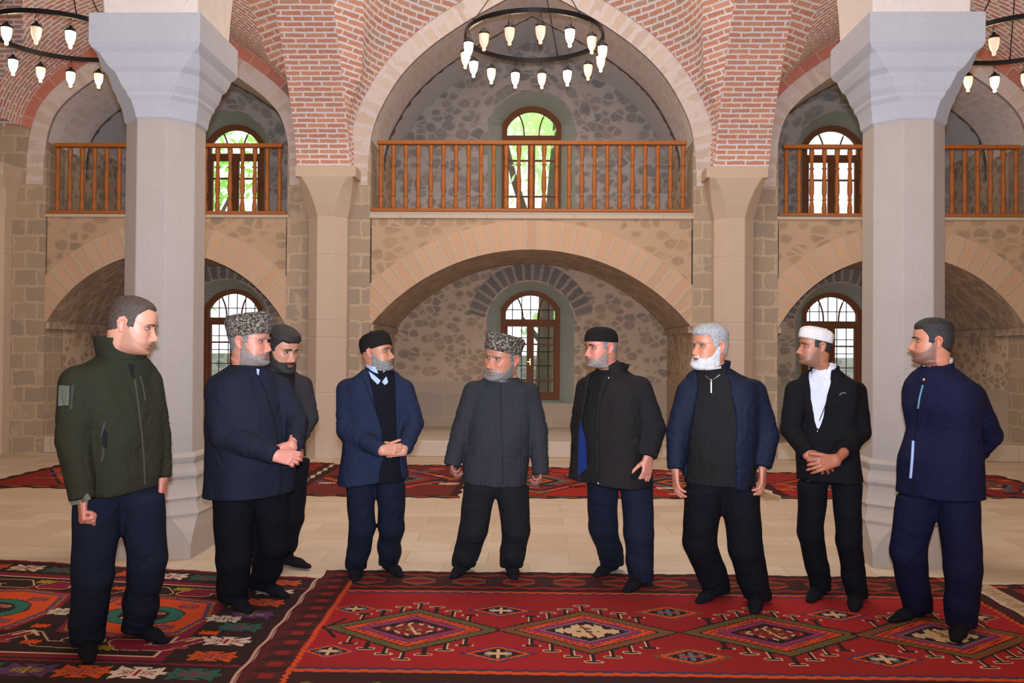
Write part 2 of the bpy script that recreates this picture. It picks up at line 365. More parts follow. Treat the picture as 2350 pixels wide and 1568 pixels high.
def frame_loft(mb, A, B, y0, y1):
    """solid frame between outline A (outer) and B (inner), closed outlines"""
    n = len(A); pts = [(x, y0, z) for x, z in A] + [(x, y0, z) for x, z in B] + [(x, y1, z) for x, z in A] + [(x, y1, z) for x, z in B]; F = []
    for i in range(n):
        j = (i + 1) % n
        F += [(i, j, n + j, n + i), (2 * n + i, 3 * n + i, 3 * n + j, 2 * n + j), (i, 2 * n + i, 2 * n + j, j), (n + i, n + j, 3 * n + j, 3 * n + i)]
    mb.add(pts, F)
def make_window(num, cx, z0, z1, y, grille):
    w = bpy.data.objects.new('window_%d' % num, None); COL.objects.link(w); w.location = (cx, y, z0); w['kind'] = 'structure'; w.empty_display_size = .1
    H = z1 - z0; hw = .545; rise = .33
    A = arch_outline(0, hw, 0, H, rise); B = arch_outline(0, hw - .10, .10, H - .10, rise - .03)
    mb = MB(); frame_loft(mb, A, B, -.05, .05); bevel(mb.obj('window_frame', 'frame', w), .008)
    zt = .10 + (H - .2) * .70
    mb = MB(); mb.box(-hw + .06, hw - .06, -.045, .045, zt, zt + .10); bevel(mb.obj('transom', 'frame', w), .006)
    mb = MB()
    mb.box(-.05, .05, -.04, .03, .08, zt)
    mb.obj('mullion', 'frame', w)
    zr = [.10 + (zt - .10) * k for k in (.20, .72)]
    for sx in (-1, 1):
        x0, x1 = (.03, .445) if sx > 0 else (-.445, -.03)
        m2 = MB(); frame_loft(m2, [(x0, .10), (x0, zt), (x1, zt), (x1, .10)], [(x0 + .035, .14), (x0 + .035, zt - .03), (x1 - .035, zt - .03), (x1 - .035, .14)], -.03, .03)
        for z in zr: m2.box(x0, x1, -.02, .02, z - .014, z + .014)
        m2.obj('casement', 'frame', w)
    # curved glazing bars of the fanlight
    for sx in (-1, 1):
        pts = [(sx * (.17 - .045 * math.sin(math.pi / 2 * (1 - t)) + .11 * (1 - math.sqrt(max(0, 1 - (1 - t) ** 2)))), 0, zt + .10 + t * (H - zt - .21)) for t in [k / 8 for k in range(9)]]
        pts = [(sx * (.135 + .13 * (t ** 2.2)), 0, zt + .10 + t * (H - zt - .20)) for t in [k / 8 for k in range(9)]]
        m3 = MB(); m3.tube(pts, .014, 6); m3.obj('fanlight_bar', 'frame', w)
    mb = MB(); Bp = arch_outline(0, hw - .09, .09, H - .09, rise - .03); mb.add([(x, .012, z) for x, z in Bp], [tuple(range(len(Bp)))]); mb.obj('glass_pane', 'glass', w, fix=False)
    if grille:
        m4 = MB(); bars = [-.33, -.16, .0, .16, .33]; zz = [.10 + (H - .2) * k / 7 for k in range(1, 7)]
        for x in bars: m4.tube([(x, .16, 0.02), (x, .16, H - .05 - .3 * (abs(x) / .5) ** 2)], .008, 6)
        for z in zz: m4.tube([(-.46, .16, z), (.46, .16, z)], .008, 6)
        for x in bars:
            for z in zz: m4.lathe([(.0, -.02), (.02, 0), (0, .02)], (x, .16, z), 6)
        m4.obj('iron_grille', 'iron', w)
        m5 = MB(); m5.box(-.008, .008, -.07, -.04, .62, .74); m5.box(-.05, .008, -.085, -.07, .675, .69); m5.obj('window_handle', 'brass', w)
    return w
num = 1
for bi, (cx, hw, zap) in enumerate(BAYS):
    wx = cx * .99
    # lower niche
    O = arch_outline(wx, .77, .66, 2.80, .62)
    wall_with_opening('wall_back', ['rub_niche', 'ashlar'], cx - hw - .1, cx + hw + .1, 0, 3.5, O, YB, 1.03)
    Wd = arch_outline(wx, .53, .70, 2.66, .33)
    mb = MB(); mb.grid([[(x, YB, z) for x, z in O], [(x, YB + .42, z) for x, z in Wd]]); mb.add([(O[0][0], YB, O[0][1]), (O[-1][0], YB, O[-1][1]), (Wd[-1][0], YB + .42, Wd[-1][1]), (Wd[0][0], YB + .42, Wd[0][1])], [(0, 1, 2, 3)])
    mb.obj('trim_%d' % (50 + num), ['reveal'], kind='structure', smooth=False)
    Pn = sym(seg_arch(.80, 2.16, 2.82, 10), wx); mb = MB(); ring_face(mb, Pn, .30, YB - .012, 0, .02); mb.obj('trim_%d' % (60 + num), ['vous_grey'], kind='structure')
    make_window(num, wx, .70, 2.68, YB + .46, True); num += 1
    # gallery
    zt = (6.16 if cx == 0 else 5.80); zw = 6.0 if cx == 0 else 5.66
    O = arch_outline(wx, .77, 4.0, zt, .62)
    wall_with_opening('wall_back', ['rub_gall'], cx - hw - .2, cx + hw + .2, 3.5, 7.4, O, YB)
    Wd = arch_outline(wx, .53, 4.0, zw, .33)
    mb = MB(); mb.grid([[(x, YB, z) for x, z in O], [(x, YB + .42, z) for x, z in Wd]]); mb.add([(O[0][0], YB, O[0][1]), (O[-1][0], YB, O[-1][1]), (Wd[-1][0], YB + .42, Wd[-1][1]), (Wd[0][0], YB + .42, Wd[0][1])], [(0, 1, 2, 3)])
    mb.obj('trim_%d' % (70 + num), ['reveal'], kind='structure')
    Pn = sym(seg_arch(.80, zt - .62, zt + .02, 10), wx); mb = MB(); ring_face(mb, Pn, .34, YB - .012, 0, .02); mb.obj('trim_%d' % (80 + num), ['rub_gall'], kind='structure')
    make_window(num, wx, zw - 1.98, zw + .01, YB + .46, False); num += 1
# outer shell behind the openings so no light leaks between bays
mb = MB()
for (a, b) in ((-10, -5.45 - .6), (-5.45 + .66, -.6), (.6, 5.45 - .66), (5.45 + .6, 10)): mb.box(a, b, YB + .50, YB + .62, 0, 8.4)
mb.box(-10, 10, YB + .50, YB + .62, 2.72, 3.85); mb.box(-10, 10, YB + .50, YB + .62, 6.0, 8.4); mb.box(-10, 10, YB + .50, YB + .62, 0, .66)
mb.obj('wall_back', ['rub_pier'], kind='structure')
# ---------------------------------------------------------------- ribs, pendentives, ceiling
def Yr(z): return float(np.interp(z, [4.2, 4.6, 5.0, 5.64, 6.19, 6.7, 7.1, 7.4, 7.6], [12.62, 12.5, 12.28, 11.86, 11.42, 10.95, 10.5, 10.1, 9.75]))
ZS = [4.2 + .1 * k for k in range(35)]
def interp_x(curve, z):   # half-profile offset at height z on the outer ring
    zs = [p[1] for p in curve]; xs = [p[0] for p in curve]
    return float(np.interp(z, zs, xs, left=xs[0], right=0.0))
OC = [(abs(x), z) for x, z in offset_curve(sym(UP_C, 0), .30)][:len(UP_C)]
OS = [(abs(x), z) for x, z in offset_curve(sym(UP_S, 0), .42)][:len(UP_S)]
for sx in (-1, 1):
    # rib intrados from pilaster to column
    prof = [(Yr(z), z) for z in ZS] + [(9.75 - (Yr(z) - 9.75) * .93, z - .05 if z > 4.3 else z) for z in reversed(ZS)]
    s = arclen(prof); mb = MB()
    xi, xo = sx * 2.64, sx * 3.42
    nn = 6; xs = [xi + (xo - xi) * k / nn for k in range(nn + 1)]
    mb.grid([[(x, y, z) for x in xs] for y, z in prof], [[(x, q) for x in xs] for q in s])
    mb.obj('ceiling', ['brick_arch'], kind='structure')
    # centre bay side: rib cheek and pendentive web
    cheek = []; cu = []; web = []; wu = []
    for z in ZS:
        t = max(0, z - 4.2); P0 = np.array([2.64, Yr(z)]); V = np.array([2.64 - .17 * t + .0 * t, Yr(z) + .36 * min(t, 1.6) ** .9 * .62 + .02]); V[0] = max(V[0], 1.6)
        Wx = interp_x(OC, z) if z < 7.3 else 0.0; Wp = np.array([min(Wx, 2.66), YW - .04])
        if z < 4.75: Wp = np.array([2.64, YW - .04])
        if Wp[0] > V[0]: V = np.array([Wp[0] - .02, V[1]])
        cheek.append([(sx * P0[0], P0[1], z), (sx * V[0], V[1], z)]); cu.append([(P0[1], z), (P0[1] + np.linalg.norm(V - P0), z)])
        row = []; ur = []; d = 0; last = V
        for k in range(13):
            q = k / 12; p = V * (1 - q) + Wp * q; bul = math.sin(math.pi * q) * .10 * np.linalg.norm(Wp - V); nrm = np.array([(Wp - V)[1], -(Wp - V)[0]]); L = np.linalg.norm(nrm) or 1
            p = p + nrm / L * bul
            d += np.linalg.norm(p - last); last = p; row.append((sx * p[0], p[1], z + (.1 * 0))); ur.append((d, z))
        web.append(row); wu.append(ur)
    mb = MB(); mb.grid(cheek, cu); mb.obj('ceiling', ['brick_arch'], kind='structure')
    mb = MB(); mb.grid(web, wu); mb.obj('ceiling', ['brick'], kind='structure', smooth=True)
    # side bay side
    cheek = []; cu = []; web = []; wu = []; so = 0; lastW = None
    for z in ZS:
        t = max(0, z - 4.2); P0 = np.array([3.42, Yr(z)]); V = np.array([3.42 + .20 * t, Yr(z) + .15 * min(t, 1.6) + .02])
        Wx = interp_x(OS, z) if z < 6.55 else 0.0; Wp = np.array([max(5.45 - Wx, 3.44), YW - .06])
        if z < 4.7: Wp = np.array([3.42, YW - .04])
        if V[0] > Wp[0]: V[0] = Wp[0]
        if lastW is not None: so += math.hypot(np.linalg.norm(Wp - lastW), .1)
        lastW = Wp
        cheek.append([(sx * P0[0], P0[1], z), (sx * V[0], V[1], z)]); cu.append([(P0[1], z), (P0[1] + np.linalg.norm(V - P0), z)])
        row = []; ur = []; d = 0; last = Wp
        for k in range(13):
            q = 1 - k / 12; p = V * (1 - q) + Wp * q; nrm = np.array([-(Wp - V)[1], (Wp - V)[0]]); L = np.linalg.norm(nrm) or 1
            p = p + nrm / L * -math.sin(math.pi * q) * .10 * np.linalg.norm(Wp - V)
            d += np.linalg.norm(p - last); last = p; row.append((sx * p[0], p[1], z)); ur.append((so, d))
        web.append(row); wu.append(ur)
    mb = MB(); mb.grid(cheek, cu); mb.obj('ceiling', ['brick_arch'], kind='structure')
    mb = MB(); mb.grid(web, wu); mb.obj('ceiling', ['brick'], kind='structure', smooth=True)
    # outer web of the side bay
    web = []; wu = []; so = 0; lastW = None
    for z in [q for q in ZS if q > 4.85]:
        t = max(0, z - 4.2); V = np.array([7.5 - .30 * t, 12.6 - .55 * max(0, t - .2)])
        Wx = interp_x(OS, z) if z < 6.55 else 0.0; Wp = np.array([5.45 + Wx, YW - .06])
        if z < 4.7: Wp = np.array([7.45, YW - .06])
        if lastW is not None: so += math.hypot(np.linalg.norm(Wp - lastW), .1)
        lastW = Wp; V[0] = max(V[0], Wp[0]); row = []; ur = []; d = 0; last = Wp
        for k in range(13):
            q = 1 - k / 12; p = V * (1 - q) + Wp * q; d += np.linalg.norm(p - last); last = p; row.append((sx * p[0], p[1], z)); ur.append((so, d))
        web.append(row); wu.append(ur)
    mb = MB(); mb.grid(web, wu); mb.obj('ceiling', ['brick'], kind='structure', smooth=True)
mb = MB(); mb.box(-10, 10, -7, YB + .6, 8.6, 8.8); mb.obj('ceiling', ['white'], kind='structure')
for sx, nm in ((-1, 'wall_left'), (1, 'wall_right')):
    mb = MB(); a, b = sorted((sx * 9.6, sx * 9.9)); mb.box(a, b, -7, YB + .6, 0, 8.6); mb.obj(nm, ['rub_pier'], kind='structure')
mb = MB(); mb.box(-10, 10, -7.2, -7, 0, 8.6); mb.obj('wall_front', ['rub_pier'], kind='structure')
# ---------------------------------------------------------------- columns
def octo(r, sq, n=0):
    """octagon to square section: r half width across flats, sq 0 octagon .. 1 square; 8 points"""
    c = r * math.tan(math.pi / 8) * (1 - sq) + r * sq * .999
    return [(-c, -r), (c, -r), (r, -c), (r, c), (c, r), (-c, r), (-r, c), (-r, -c)]
def sections(mb, rows, c, ymax=9):
    P = [[(c[0] + x, c[1] + min(y, ymax), z) for x, y in octo(r, sq)] for r, sq, z in rows]
    o = len(mb.v); mb.grid(P, None, 0, True); n = len(P)
    mb.f += [tuple(o + j for j in range(8)), tuple(o + (n - 1) * 8 + j for j in range(8))]; mb.uv += [None, None]; mb.mi += [0, 0]
for sx, lab in ((-1, 'octagonal grey stone column behind the man in the green jacket'), (1, 'octagonal grey stone column behind the man with hands behind his back')):
    c = (sx * 2.90, 6.85); col = thing('stone_column', lab, 'column', (c[0], c[1], 0), 'octagonal columns of the nave'); q = (0, 0)
    mb = MB(); sections(mb, [(.276, 0, .66), (.272, 0, 3.40)], q); bevel(mb.obj('shaft', 'col', col), .008)
    mb = MB(); sections(mb, [(.37, 1, 0), (.37, 1, .10), (.37, .75, .20), (.365, .35, .30), (.375, .3, .325), (.355, .25, .36), (.335, .2, .42), (.35, .15, .44), (.335, .1, .47), (.318, .05, .53), (.312, .0, .57), (.33, 0, .60), (.325, 0, .625), (.29, 0, .69), (.30, 0, .71), (.31, 0, .74), (.30, 0, .76), (.272, 0, .775)], q)
    bevel(mb.obj('base', 'col', col), .008)
    mb = MB(); sections(mb, [(.272, 0, 3.33), (.285, 0, 3.345), (.29, .05, 3.40), (.305, .12, 3.47), (.318, .2, 3.50), (.318, .25, 3.525), (.335, .35, 3.57), (.350, .45, 3.64), (.352, .5, 3.665), (.372, .62, 3.70), (.385, .75, 3.76), (.388, .85, 3.80), (.408, 1, 3.84), (.42, 1, 3.87), (.42, 1, 4.09)], q)
    bevel(mb.obj('capital', 'cap', col), .008)
    mb = MB(); sections(mb, [(.36, .9, 4.08), (.37, .9, 4.3), (.40, .9, 4.7), (.44, .9, 5.4)], (0, .02)); o = mb.obj('impost_block', 'white', col)
    # arch springers rising from the column over the nave
    mb = MB()
    for ang in range(1):
        prof = [(.30 + .0, 4.2), (.36, 4.6), (.55, 5.2), (.95, 5.9), (1.5, 6.5), (2.2, 7.0), (2.9, 7.3)]
        for s2 in (-1, 1):
            mb.grid([[(s2 * a, y, z) for y in (-.36, .36)] for a, z in prof], [[(y, z) for y in (-.36, .36)] for a, z in prof])
            for y in (-.36, .36): mb.grid([[(s2 * a, y, z) for a, z in prof], [(s2 * a, y, 7.6) for a, z in prof]])
    mb.obj('arch_springer', 'white', col)
# ---------------------------------------------------------------- pilasters
for sx, lab in ((-1, 'half octagonal stone pilaster left of the middle niche'), (1, 'half octagonal stone pilaster right of the middle niche')):
    c = (sx * 2.97 - (.03 if sx > 0 else 0), 12.80); p = thing('pilaster', lab, 'pilaster', (c[0], c[1], 0), 'wall pilasters')
    mb = MB(); sections(mb, [(.285, 0, 0)] + [q for z_ in (.95, 1.75, 2.0, 2.95) for q in ((.285, 0, z_ - .006), (.279, 0, z_), (.285, 0, z_ + .006))] + [(.285, 0, 3.52)], (0, 0), .075); bevel(mb.obj('shaft', 'pil', p), .01)
    mb = MB(); sections(mb, [(.285, 0, 3.5), (.33, .1, 3.68), (.37, .4, 3.9), (.40, .75, 4.07)], (0, 0), .075); bevel(mb.obj('capital', 'pil', p), .01)
    mb = MB(); mb.box(-.44, .44, -.33, .075, 4.07, 4.23); bevel(mb.obj('abacus', 'pil', p), .01)
for sx in (-1, 1):
    p = thing('pilaster', 'partly visible grey pilaster at the %s edge of the photo' % ('left' if sx < 0 else 'right'), 'pilaster', (sx * 8.05, 12.8, 0), None)
    mb = MB(); sections(mb, [(.285, 0, 0)] + [q for z_ in (.95, 1.75, 2.0, 2.95) for q in ((.285, 0, z_ - .006), (.279, 0, z_), (.285, 0, z_ + .006))] + [(.285, 0, 3.52)], (0, 0), .075); bevel(mb.obj('shaft', 'pil', p), .01)
    mb = MB(); sections(mb, [(.285, 0, 3.5), (.33, .1, 3.68), (.37, .4, 3.9), (.42, .85, 4.07), (.44, 1, 4.25)], (0, 0), .075); bevel(mb.obj('capital', 'pil', p), .01)
# ---------------------------------------------------------------- railings
def baluster_mesh(h):
    mb = MB(); P = [(.030, 0), (.036, .03), (.036, .10), (.026, .18), (.022, .20), (.036, .215), (.036, .225), (.024, .235), (.026, .27), (.036, .32), (.037, .40), (.034, .50), (.027, .62), (.023, .68), (.036, .695), (.036, .71), (.023, .72), (.024, .78), (.034, .88), (.038, .95), (.034, 1)]
    mb.lathe([(r, z * h) for r, z in P], (0, 0, 0), 12)
    o = mb.obj('baluster', 'rail', None, True); me = o.data; bpy.data.objects.remove(o); return me
bm_ = baluster_mesh(.955)
for bi, (cx, hw, zap) in enumerate(BAYS):
    lab = ['turned wood railing of the left gallery behind the left column', 'long turned wood balcony railing above the middle niche', 'turned wood railing of the right gallery behind the right column'][bi]
    zb = 3.635 - (DROP if cx else 0); r = thing('balcony_railing', lab, 'railing', (cx, YW + .05, zb), 'gallery railings'); H = 1.07
    mb = MB(); mb.box(-hw + .01, hw - .01, -.09, .05, 0, .045); bevel(mb.obj('bottom_rail', 'rail', r), .006)
    e = hw - .12
    mb = MB(); mb.box(-e - .03, e + .03, -.045, .045, H - .06, H); bevel(mb.obj('top_rail', 'rail', r), .01)
    n = 25 if cx == 0 else 19
    for k in range(n):
        o = bpy.data.objects.new('baluster', bm_); COL.objects.link(o); o.parent = r; o.location = (-e + .02 + (2 * e - .04) * k / (n - 1), 0, .045)
# ---------------------------------------------------------------- outside: garden seen through the windows
def leaves(name, label, c, rad, n, col, trunk=True):
    t = thing(name, label, 'tree', (c[0], c[1], 0)); rng = np.random.RandomState(int(abs(c[0]) * 10) + n)
    d = rng.normal(size=(n, 3)); d /= np.linalg.norm(d, axis=1)[:, None]; r = rng.rand(n) ** .45
    cl = rng.randint(0, 14, n); off = rng.normal(size=(14, 3)) * .35
    p = d * r[:, None] * .55 + off[cl]; p *= np.array(rad); p[:, 2] += c[2]
    mb = MB()
    for q in p:
        a = rng.normal(size=3); a /= np.linalg.norm(a); b = np.cross(a, rng.normal(size=3)); b /= np.linalg.norm(b); s = .10 + .09 * rng.rand()
        mb.add([q - a * s, q - b * s * .45, q + a * s, q + b * s * .45], [(0, 1, 2, 3)])
    mt = NT('leaf_' + label[:6]); dd = mt.N('ShaderNodeBsdfDiffuse', i0=col + (1,)); tt = mt.N('ShaderNodeBsdfTranslucent', i0=col + (1,)); ad = mt.N('ShaderNodeAddShader')
    mt.l.new(dd.outputs[0], ad.inputs[0]); mt.l.new(tt.outputs[0], ad.inputs[1]); mt.l.new(ad.outputs[0], mt.n['Material Output'].inputs[0])
    mb.obj('foliage', mt.m, t, fix=False)
    mb = MB(); mb.tube([(0, 0, 0), (.1, 0, c[2] * .5), (.3, .1, c[2])], [.22, .17, .1], 10); mb.tube([(.1, 0, c[2] * .45), (-.7, .1, c[2] * .8), (-1.2, 0, c[2] * 1.1)], [.12, .08, .03], 8); mb.tube([(.15, 0, c[2] * .6), (.9, .1, c[2] * .9), (1.5, 0, c[2] * 1.15)], [.1, .07, .03], 8)
    mb.obj('trunk', plain('bark', lin(130, 116, 100), .9, .3, 9), t, True)
    return t
leaves('leafy_tree', 'green leafy tree outside the left windows', (-8.6, 20.5, 4.6), (2.2, 1.2, 2.8), 2600, (.30, .50, .14))
leaves('leafy_tree', 'pale green tree outside the upper middle window', (.3, 20.5, 7.0), (2.0, 1.2, 1.7), 1100, (.50, .60, .38))
leaves('leafy_bush', 'low green bush outside the lower middle window', (1.0, 22.0, 2.2), (.9, .6, .7), 500, (.36, .5, .25))
mb = MB(); mb.box(-14, 9, 23.5, 23.8, -1.0, 1.45); tag(mb.obj('garden_wall', rubble('garden_wall_stone', [lin(190, 190, 185), lin(160, 158, 150)], lin(210, 210, 205))), 'pale stone garden wall outside the lower windows', 'wall')
mb = MB(); mb.add([(-40, YB + .65, -.3), (40, YB + .65, -.3), (40, 60, -.3), (-40, 60, -.3)], [(0, 1, 2, 3)]); mb.obj('ground', plain('garden_ground', lin(150, 150, 110)), kind='structure')
# ================================================================ rugs (the pattern is woven knot by knot into the mesh colours)
def knot_mat():
    t = NT('woven_wool'); a = t.N('ShaderNodeAttribute'); a.attribute_name = 'knots'
    n = t.noise(t.obj(), 9.0, 4.0); n2 = t.noise(t.obj(), 150.0, 2.0)
    c = t.mix(t.mul(n, .35), a.outputs['Color'], t.mix(.45, a.outputs['Color'], (.012, .008, .01)))
    c = t.mix(t.mul(n2, .3), c, t.mix(.5, c, (.25, .14, .1)))
    t.b.inputs['Specular IOR Level'].default_value = .12
    t.bump(n2, .5, .004); return t.out(c, .95)
M['knots'] = knot_mat()
class Weave:
    def __init__(s, w, h, cell, base):
        s.W, s.H = int(w / cell), int(h / cell); s.w, s.h, s.c = w, h, cell
        s.u, s.v = np.meshgrid((np.arange(s.W) + .5) * cell, (np.arange(s.H) + .5) * cell)
        s.a = np.zeros((s.H, s.W, 3)); s.a[:] = lin(*base)
    def set(s, m, c): s.a[m] = lin(*c)
    def rect(s, u0, u1, v0, v1, c): s.set((s.u >= u0) & (s.u < u1) & (s.v >= v0) & (s.v < v1), c)
    def dia(s, u, v, a, b): return np.abs(s.u - u) / a + np.abs(s.v - v) / b
    def teeth(s, x, p): return np.abs(((x / p) % 1) - .5) * 2
    def line(s, pts, wd, c, clip=None):
        m = np.zeros_like(s.u, bool)
        for (x0, y0), (x1, y1) in zip(pts, pts[1:]):
            d = (x1 - x0) ** 2 + (y1 - y0) ** 2 or 1e-9
            t = np.clip(((s.u - x0) * (x1 - x0) + (s.v - y0) * (y1 - y0)) / d, 0, 1)
            m |= (s.u - x0 - t * (x1 - x0)) ** 2 + (s.v - y0 - t * (y1 - y0)) ** 2 < wd * wd
        s.set(m, c)
    def star(s, u, v, r, c, c2=None, seed=0):
        x, y = (s.u - u) / r, (s.v - v) / (r * .62); ax, ay = np.abs(x), np.abs(y)
        m = ((ax < .95) & (ay < .22 + .16 * (np.floor(ax * 5) % 2))) | ((ay < .95) & (ax < .20 + .14 * (np.floor(ay * 4) % 2))) | ((np.abs(ax - ay) < .26) & (ax < .8))
        s.set(m, c)
        if c2: s.set((ax > .12) & (ax < .55) & (ay < .3) & ((np.floor(ax * 11) + np.floor(ay * 9)) % 2 == 0), c2); s.set((ax < .07) & (ay < .5), c2)
def rug_mesh(name, quad, wv, z=.009, label='', cat='rug', group=None, amp=.004, edge=.006, under=0):
    """quad: back-left, back-right, front-right, front-left on the floor"""
    bl, br, fr, fl_ = [np.array(q, float) for q in quad]; H, Wn = wv.H, wv.W
    s = np.linspace(0, 1, Wn + 1)[None, :]; t = np.linspace(0, 1, H + 1)[:, None]
    P = np.zeros((H + 1, Wn + 1, 3))
    for k in range(2): P[..., k] = (1 - t) * ((1 - s) * bl[k] + s * br[k]) + t * ((1 - s) * fl_[k] + s * fr[k])
    P[..., 1] += edge * np.sin(P[..., 0] * 23) * (1 - np.minimum(1, np.minimum(t, 1 - t) * 12)) + edge * .7 * np.sin(P[..., 0] * 61 + 1) * (t < .01)
    P[..., 0] += edge * np.sin(P[..., 1] * 19) * (1 - np.minimum(1, np.minimum(s, 1 - s) * 12))
    P[..., 2] = z + amp * (np.sin(P[..., 0] * 5.1 + 1) * np.sin(P[..., 1] * 4.3) * .5 + .5)
    nv = (H + 1) * (Wn + 1); idx = np.arange(nv).reshape(H + 1, Wn + 1)
    F = np.stack([idx[:-1, :-1], idx[1:, :-1], idx[1:, 1:], idx[:-1, 1:]], -1).reshape(-1, 4)
    # skirt
    loop = np.concatenate([idx[0, :], idx[1:, -1], idx[-1, -2::-1], idx[-2:0:-1, 0]]); L = len(loop)
    low = P.reshape(-1, 3)[loop].copy(); low[:, 2] = 0.001
    V = np.concatenate([P.reshape(-1, 3), low]); li = nv + np.arange(L)
    SK = np.stack([loop, np.roll(loop, -1), np.roll(li, -1), li], -1)
    me = bpy.data.meshes.new(name); F2 = np.concatenate([F, SK])
    me.vertices.add(len(V)); me.vertices.foreach_set('co', V.ravel()); me.loops.add(F2.size); me.loops.foreach_set('vertex_index', F2.ravel().astype(np.int32))
    me.polygons.add(len(F2)); me.polygons.foreach_set('loop_start', np.arange(0, F2.size, 4, dtype=np.int32)); me.update(calc_edges=True)
    ca = me.color_attributes.new('knots', 'FLOAT_COLOR', 'CORNER')
    col = np.ones((len(F2), 4, 4), np.float32); col[:len(F), :, :3] = wv.a.reshape(-1, 1, 3); col[len(F):, :, :3] = np.array(lin(70, 18, 22)); ca.data.foreach_set('color', col.ravel())
    me.materials.append(M['knots']); me.validate()
    o = bpy.data.objects.new(name, me); COL.objects.link(o); tag(o, label, cat, group); return o
def fringe(parent, a, b, out, n=160, L=.09, col=lin(196, 164, 130)):
    mb = MB(); rng = random.Random(3)
    for k in range(n):
        q = (k + rng.random() * .6) / n; p = Vector(a) * (1 - q) + Vector(b) * q; l = L * (.6 + .7 * rng.random()); o = Vector(out) * l; j = Vector((rng.uniform(-.03, .03), rng.uniform(-.03, .03), 0))
        mb.tube([p, p + o * .5 + j * .5 + Vector((0, 0, .006)), p + o + j - Vector((0, 0, p.z - .005))], [.003, .0025, .0015], 4)
    f = mb.obj('fringe', plain('fringe_wool', col, .95), parent); f['kind'] = 'stuff'; return f
RED = (158, 26, 34); DK = (34, 22, 28); ORG = (214, 78, 32); BLU = (62, 52, 84); OLV = (112, 84, 50); CRM = (214, 176, 136); PUR = (120, 48, 92); TEAL = (30, 108, 96); MAG = (132, 22, 52); MUS = (170, 140, 30); GRN = (40, 92, 60); SLA = (92, 108, 120)
# ---- big red rug
w = Weave(4.40, 2.42, .009, RED); u, v = w.u, w.v
w.a *= (1 + .12 * np.sin(u * 1.9 + 1.2 * np.sin(v * 2)))[..., None]
w.set((v < .49) | (v > 1.93), (52, 24, 28))
for vv in (.10, .40):
    w.set((np.abs(v - vv - .03 * (w.teeth(u, .16) - .5)) < .018), (150, 30, 34))
m = w.teeth(u, .34); w.set((np.abs(v - .25) < .10 * m) & (v < .46) & (m > .35), (150, 34, 36)); w.set((np.abs(np.abs(v - .25) - .10 * m) < .009) & (v < .46) & (m > .35), (116, 96, 50))
w.set((np.abs(v - .25) < .05 * m - .01) & (v < .46), (84, 30, 34))
m2 = w.teeth(u, .34); w.set((np.abs(v - 2.17) < .12 * m2) & (m2 > .35), (150, 34, 36)); w.set((np.abs(np.abs(v - 2.17) - .12 * m2) < .009) & (m2 > .35), (116, 96, 50))
for v0, sg in ((.50, 1), (1.90, -1)):
    wav = .010 * np.floor(w.teeth(u, .09) * 2)
    w.set(np.abs(v - v0 - wav) < .017, ORG); w.set(np.abs(v - v0 - wav - sg * .034) < .014, BLU)
w.set(u < .21, (84, 26, 30)); tt = (v / .155) % 1; w.set((u < .20) & (u > .03 + .10 * np.abs(tt - .5)) & (tt < .5), (50, 24, 28)); w.set((u < .16) & (u > .09) & (tt > .6), (140, 34, 36))
w.set(np.abs(u - .22 - .012 * np.floor(w.teeth(v, .05) * 2)) < .012, ORG)
w.set(u > 4.28, (60, 26, 30)); w.set(np.abs(u - 4.28 - .012 * np.floor(w.teeth(v, .05) * 2)) < .010, ORG)
inner = (v > .56) & (v < 1.86) & (u > .24) & (u < 4.26)
CX = [.754, 1.745, 2.785, 3.75]; VC = 1.26
# hooks
def hook(x, y0, y1):
    w.line([(x, y0), (x, y1)], .0135, CRM); w.line([(x - .034, y1 + .01 * np.sign(y1 - y0)), (x + .034, y1 + .01 * np.sign(y1 - y0))], .017, CRM)
    w.line([(x, y0), (x, y1)], .0095, DK); w.line([(x - .030, y1 + .01 * np.sign(y1 - y0)), (x + .030, y1 + .01 * np.sign(y1 - y0))], .0100, DK)
for i, cx in enumerate(CX):
    for k in range(-3, 4):
        x = cx + k * .105; e = .37 * (1 - abs(k * .105) / .52)
        hook(x, VC - e, VC - e - .10); hook(x, VC + e, VC + e + .10)
    hook(cx - .52, VC, VC) if False else None
w.line([(.34, VC - .16), (.27, VC - .02), (.27, VC + .02), (.34, VC + .16)], .012, DK)
for i, cx in enumerate(CX):
    d = w.dia(cx, VC, .52, .375); tz = .035 * w.teeth(u + v, .07)
    w.set(d < 1.0 + tz, DK); w.set(d < .965, OLV); w.set((d < .93) & (d > .86) & (np.floor((u - v) / .03) % 2 == 0), (150, 44, 40) if i % 2 else (52, 92, 56))
    w.set(d < .80, DK); w.set(d < .765, ORG); w.set((d < .72) & (d > .66) & (np.floor((u + v) / .028) % 2 == 0), (150, 34, 36))
    w.set(d < .60 + .05 * w.teeth(u - v, .055), PUR); w.set(d < .53, (186, 56, 90)); w.set(d < .50, SLA if i % 2 else PUR); w.set(d < .46, DK)
    q = .30 + .10 * (np.floor(np.abs(u - cx) / .045) % 2); w.set(d < q, CRM if i in (1, 3) else (130, 40, 40)); w.set((d < .33) & (d > .26) & (np.floor((u) / .03) % 2 == 0), CRM)
    w.line([(cx - .03, VC - .08), (cx + .03, VC + .08)], .009, CRM if i in (0, 2) else (150, 60, 40)); w.set((d < .16) & (np.floor(u / .03) % 2 == 0) & (np.floor(v / .03) % 2 == 0), (60, 90, 50) if i == 1 else (170, 120, 60))
for k in range(3): pass
